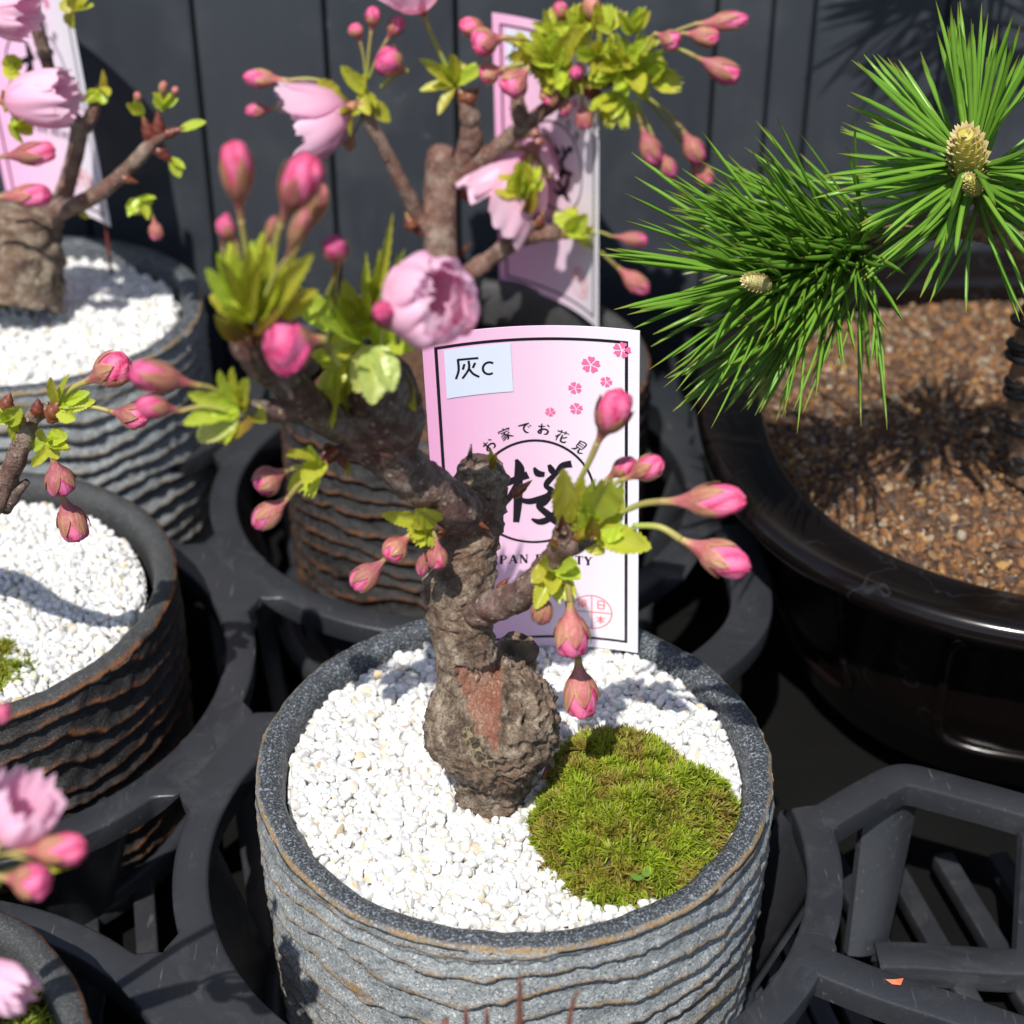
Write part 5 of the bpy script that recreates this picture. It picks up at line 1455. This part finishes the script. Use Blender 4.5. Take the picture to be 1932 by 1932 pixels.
def flower_print(pr, c, r, rot):
    for k in range(5):
        a = rot + k * 1.2566
        pts = []
        for d_, off in ((0.10, 0), (0.40, 0.42), (0.75, 0.52), (0.98, 0.30), (0.86, 0.0), (0.98, -0.30), (0.75, -0.52), (0.40, -0.42)):
            ang = a + off * (1.0 if d_ > 0.3 else 0); pts.append((c[0] + r * d_ * math.sin(ang), c[1] - r * d_ * math.cos(ang)))
        # two halves so that each stays convex enough
        pr.poly([pts[0], pts[1], pts[2], pts[3], pts[4]], 0.14); pr.poly([pts[0], pts[4], pts[5], pts[6], pts[7]], 0.14)

def card_meshes():
    out = {}
    b = MB(); n = 24; vs, f, cs = [], [], []
    for th in (0.0, -0.35):
        for i in range(n + 1):
            for v in (0, CH):
                vs.append(tuple(card_point(CW * i / n, v, th))); cs.append((i / n, 0, 0, 1))
    o = 2 * (n + 1)
    for i in range(n):
        f.append((2 * i, 2 * i + 1, 2 * i + 3, 2 * i + 2)); f.append((o + 2 * i, o + 2 * i + 2, o + 2 * i + 3, o + 2 * i + 1))
        f.append((2 * i, 2 * i + 2, o + 2 * i + 2, o + 2 * i)); f.append((2 * i + 1, o + 2 * i + 1, o + 2 * i + 3, 2 * i + 3))
    f.append((0, o, o + 1, 1)); f.append((2 * n, 2 * n + 1, o + 2 * n + 1, o + 2 * n))
    b.add(vs, f, cs); out['paper'] = (b.mesh('paper', 1.0, smooth=False), 'card_paper')
    p = Print(); x0, x1, y0, y1, w = 2.9, 46.3, 3.2, 88.2, 0.72
    for a, b_ in (((x0, y0), (x0, y1)), ((x1, y0), (x1, y1))): p.strip([a, b_], w, 0.10, k=1)
    for yy in (y0, y1): p.strip([(x0 - w / 2 + (x1 - x0 + w) * i / 24, yy) for i in range(25)], w, 0.10, k=1)
    out['border'] = (p.b.mesh('border', smooth=False), 'ink')
    p = Print()
    for i in range(8):
        ua, ub = 4.7 + 15.2 * i / 8, 4.7 + 15.2 * (i + 1) / 8
        p.poly([(ua, 4.0), (ub, 4.0), (ub + .2, 16.6), (ua + .1 * 0, 16.6)], 0.20)
    out['sticker'] = (p.b.mesh('sticker', smooth=False), 'sticker')
    p = Print()
    for pts in ([(7.5, 6.9), (12.4, 7.1)], [(7.7, 6.9), (7.75, 9.6), (7.0, 11.8)], [(10.1, 7.5), (10.1, 9.6), (8.5, 11.9)], [(10.1, 9.5), (11.0, 11.0), (12.4, 12.0)], [(9.15, 8.2), (8.7, 9.6)], [(11.6, 8.2), (11.0, 9.5)]): p.strip(pts, 0.55, 0.26, k=3)
    p.strip([(14.75 + 1.45 * math.cos(R(t)), 10.0 + 1.55 * math.sin(R(t))) for t in range(-48, -313, -15)][::-1], 0.55, 0.26, k=1)
    out['sticker_lettering'] = (p.b.mesh('sticker_lettering', smooth=False), 'ink')
    p = Print()
    for (c, r, rot) in (((45.3, 5.2), 2.2, 0.2), ((38.2, 9.6), 2.3, 0.1), ((34.5, 15.9), 1.7, -0.3), ((41.7, 13.8), 1.5, 0.4), ((34.7, 21.4), 1.65, 0.1), ((28.6, 22.4), 1.3, 0.5)): flower_print(p, c, r, rot)
    out['blossom_print'] = (p.b.mesh('blossom_print', smooth=False), 'pink_ink')
    p = Print(); p.ring((24.4, 44.6), 14.3, 14.5, 0.62, 0.12)
    for g, c, rt in ((G_O, (13.9, 30.6), -38), (G_IE, (17.9, 28.0), -22), (G_DE, (22.5, 26.7), -6), (G_O, (26.9, 27.1), 6), (G_HANA, (31.2, 29.0), 22), (G_MI, (35.4, 31.8), 36)): p.glyph(g, c, 3.5, R(rt), 0.12)
    # the large brushed character
    for pts, ws in (([(20.2, 35.1), (20.9, 37.8), (20.5, 41.5), (20.2, 47.4), (19.6, 53.0)], [.5, 1.7, 1.5, 1.5, 1.1]), ([(15.0, 42.6), (17.6, 41.6), (20.2, 40.6), (22.9, 39.6)], [.8, 1.3, 1.3, 1.5]), ([(20.3, 42.0), (18.2, 45.8), (15.4, 49.4)], [1.2, 1.1, .3]), ([(20.6, 46.4), (23.0, 47.2), (26.4, 46.3), (29.4, 45.1), (33.4, 44.7)], [.8, 1.2, 1.3, 1.3, .7]),
                    ([(24.4, 37.6), (25.3, 39.3), (26.9, 39.6)], [.4, 1.3, .9]), ([(28.0, 36.9), (28.6, 38.4), (29.0, 39.4)], [.6, 1.2, .8]), ([(33.4, 36.6), (31.2, 37.2), (29.6, 39.4), (27.7, 41.6), (27.2, 43.0), (28.4, 44.4), (26.6, 47.4), (25.3, 48.6), (27.0, 50.6), (29.6, 53.0), (32.0, 54.2)], [1.4, 1.2, .9, 1.1, .9, 1.2, 1.4, 1.1, 1.3, 1.7, .4]), ([(23.4, 52.3), (25.6, 53.2), (28.4, 51.8), (30.4, 48.6), (31.2, 45.4)], [.4, 1.3, 1.1, 1.3, 1.0])):
        p.strip(pts, [x * 1.4 for x in ws], 0.13, k=6)
    rot = R(2.0)
    for ch, u in zip('JAPAN BEAUTY', (10.3, 12.5, 15.1, 17.4, 20.0, 0, 24.0, 26.4, 28.7, 31.3, 33.8, 36.0)):
        if ch != ' ': serif(p, ch, u, 64.8 + (u - 10) * 0.035, 2.5, rot, 0.13)
    out['lettering'] = (p.b.mesh('lettering', smooth=False), 'ink')
    p = Print(); c = (37.8, 80.0); p.ring(c, 5.0, 5.1, 0.26, 0.12); p.strip([(c[0], c[1] - 5), (c[0], c[1] + 5)], 0.24, 0.12, k=1); p.strip([(c[0] - 5 + i, c[1]) for i in range(11)], 0.24, 0.12, k=1)
    for g, cc in ((G_FU, (35.5, 77.6)), (G_HI, (40.1, 77.6)), (G_HON, (40.0, 82.2))): p.glyph(g, cc, 2.7, 0, 0.13, 0.09)
    out['seal'] = (p.b.mesh('seal', smooth=False), 'seal_ink')
    return out
CARD = card_meshes()

def card(label, M, org, stake=None):
    t = thing('name_card', label, 'card', org)
    made = {}
    for nm, (me, mt) in CARD.items():
        par = made['sticker'] if nm == 'sticker_lettering' else t
        if nm == 'sticker_lettering':
            if not me.materials: me.materials.append(MAT[mt])
            o = bpy.data.objects.new(nm, me); link(o, par)
        else: o = inst(nm, me, mt, t, M)
        made[nm] = o
    if stake:
        b = MB(); tube(b, [Vector(p) for p in stake], [0.55] * len(stake), 8, 3); b.build('wire_stake', 'rust_wire', t)
    return t
# front card: upright, a touch rotated in its plane
BR_, TR_, TL_ = at(1203, 1232, 43.0), at(1207, 625, 43.0), at(795, 622, 43.0)
fs = (TR_ - BR_).length / CH
M0 = Matrix.Translation(BR_) @ Matrix.Rotation(math.atan2(TR_.x - BR_.x, TR_.z - BR_.z), 4, 'Y') @ Matrix.Translation((-(TR_.x - TL_.x) / 2, 0, 0)) @ Matrix.Diagonal(((TR_.x - TL_.x) / CW, 0.9, fs, 1))
card('pink printed card standing upright behind the trunk in the grey pot', M0, (8, 43, -3))
d_ = Vector((30, -36, 0)).normalized(); ang = math.atan2(d_.y, d_.x)
mid = Vector((12.5, 217, 10))
card('pink card turned sideways among the blossoms of the rear tree', Matrix.Translation(mid) @ Matrix.Rotation(ang, 4, 'Z') @ Matrix.Rotation(R(-2), 4, 'Y'), mid, [(19, 227, 60), (18, 225, 8), (17, 222, -6)])
br = at(209, 437, 224); d_ = Vector((0.82, -0.57, 0)).normalized(); ang = math.atan2(d_.y, d_.x); mid = br - d_ * CW / 2
card('pink card leaning in the upper left pot by the wall', Matrix.Translation(mid) @ Matrix.Rotation(ang, 4, 'Z') @ Matrix.Rotation(R(-4), 4, 'Y'), mid, [(mid.x + 16, mid.y - 2, 60), (mid.x + 16, mid.y - 3, 24), (mid.x + 16, mid.y - 5, 11)])

# ------------------------------------------------------------------ small things
def seedling(label, px, py, sc, rot):
    p = atz(px, py, 2.2); t = thing('seedling', label, 'seedling', p - Vector((0, 0, 3)))
    b = MB(); tube(b, [p - Vector((0, 0, 3.5)), p - Vector((0, 0, 1)), p], [0.22, 0.2, 0.18], 6, 3, col=(0.3, 0.36, 0.08, 1)); b.build('stem', 'stalk', t)
    for k, a in enumerate((rot, rot + 2.5)):
        d = Vector((math.cos(a), math.sin(a), 0.25)); vs = []; f = []
        x = d.normalized(); y = Vector((0, 0, 1)).cross(x).normalized(); n = 18
        vs.append(p + x * 1.1 * sc)
        for j in range(n):
            q = 6.2832 * j / n; vs.append(p + x * (1.1 + 1.0 * math.cos(q)) * sc + y * 0.92 * math.sin(q) * sc + Vector((0, 0, 0.12 * sc)))
        for j in range(n): f.append((0, 1 + j, 1 + (j + 1) % n))
        b = MB(); b.add([tuple(v) for v in vs], f, (0.20, 0.36, 0.07)); b.build('leaf', 'leaf', t)
seedling('tiny two-leaved seedling at the front of the moss', 1213, 1655, 1.35, 0.9)
seedling('tiny round-leaved seedling near the top of the moss', 1218, 1466, 1.2, -2.6)

def fibres():
    t = thing('root_fibre', 'thin dark fibres standing out of the moss against the gravel', 'fibre', (22, 35, -3)); 
    for P in ([(1175, 1400, 28), (1180, 1370, 28), (1187, 1340, 28)], [(1245, 1410, 27), (1232, 1370, 28), (1210, 1335, 29)], [(1250, 1415, 26), (1256, 1392, 26), (1290, 1383, 27)], [(1095, 1398, 26), (1070, 1390, 26), (1050, 1375, 26)]):
        b = MB(); tube(b, [at(*p) for p in P], [0.13, 0.12, 0.08], 5, 5); b.build('fibre', 'wire', t)
fibres()

def red_seedlings():
    T = Tree('red_stems', 'blurred dark red stems at the bottom edge in front of the grey pot', 'stems', at(980, 2300, -110), 77)
    T.yo = -100
    for P in ([(985, 2250, 0, 9), (982, 2050, 0, 8), (980, 1925, 0, 7), (982, 1845, 0, 4)], [(900, 2250, 6, 7), (885, 2050, 6, 6), (878, 1900, 6, 4)], [(860, 2250, -6, 11), (845, 2050, -6, 10), (840, 1925, -6, 8)], [(1040, 2250, 3, 8), (1062, 2050, 3, 7), (1075, 1920, 3, 5), (1090, 1870, 3, 3)], [(820, 2250, 3, 8), (800, 2100, 3, 8), (792, 1935, 3, 5)], [(940, 2250, 9, 7), (925, 2050, 9, 6), (918, 1905, 9, 4)]):
        T.branch(P, 'stem', 8, 0.1, 0.0, 'red_stem')
red_seedlings()
p = atz(1690, 1854, TRAY_Z)
b = MB(); b.add([(p.x - 2.2, p.y + .6, TRAY_Z + 0.4), (p.x - .4, p.y + .2, TRAY_Z + 0.8), (p.x + 1.8, p.y + .9, TRAY_Z + .4), (p.x + .9, p.y - .9, TRAY_Z + .3), (p.x - .9, p.y - .7, TRAY_Z + .3)], [(0, 1, 4), (1, 2, 3), (1, 3, 4)])
tag(b.build('petal_scrap', 'scrap', None, False), 'orange scrap of petal lying on the tray at lower right', 'petal')
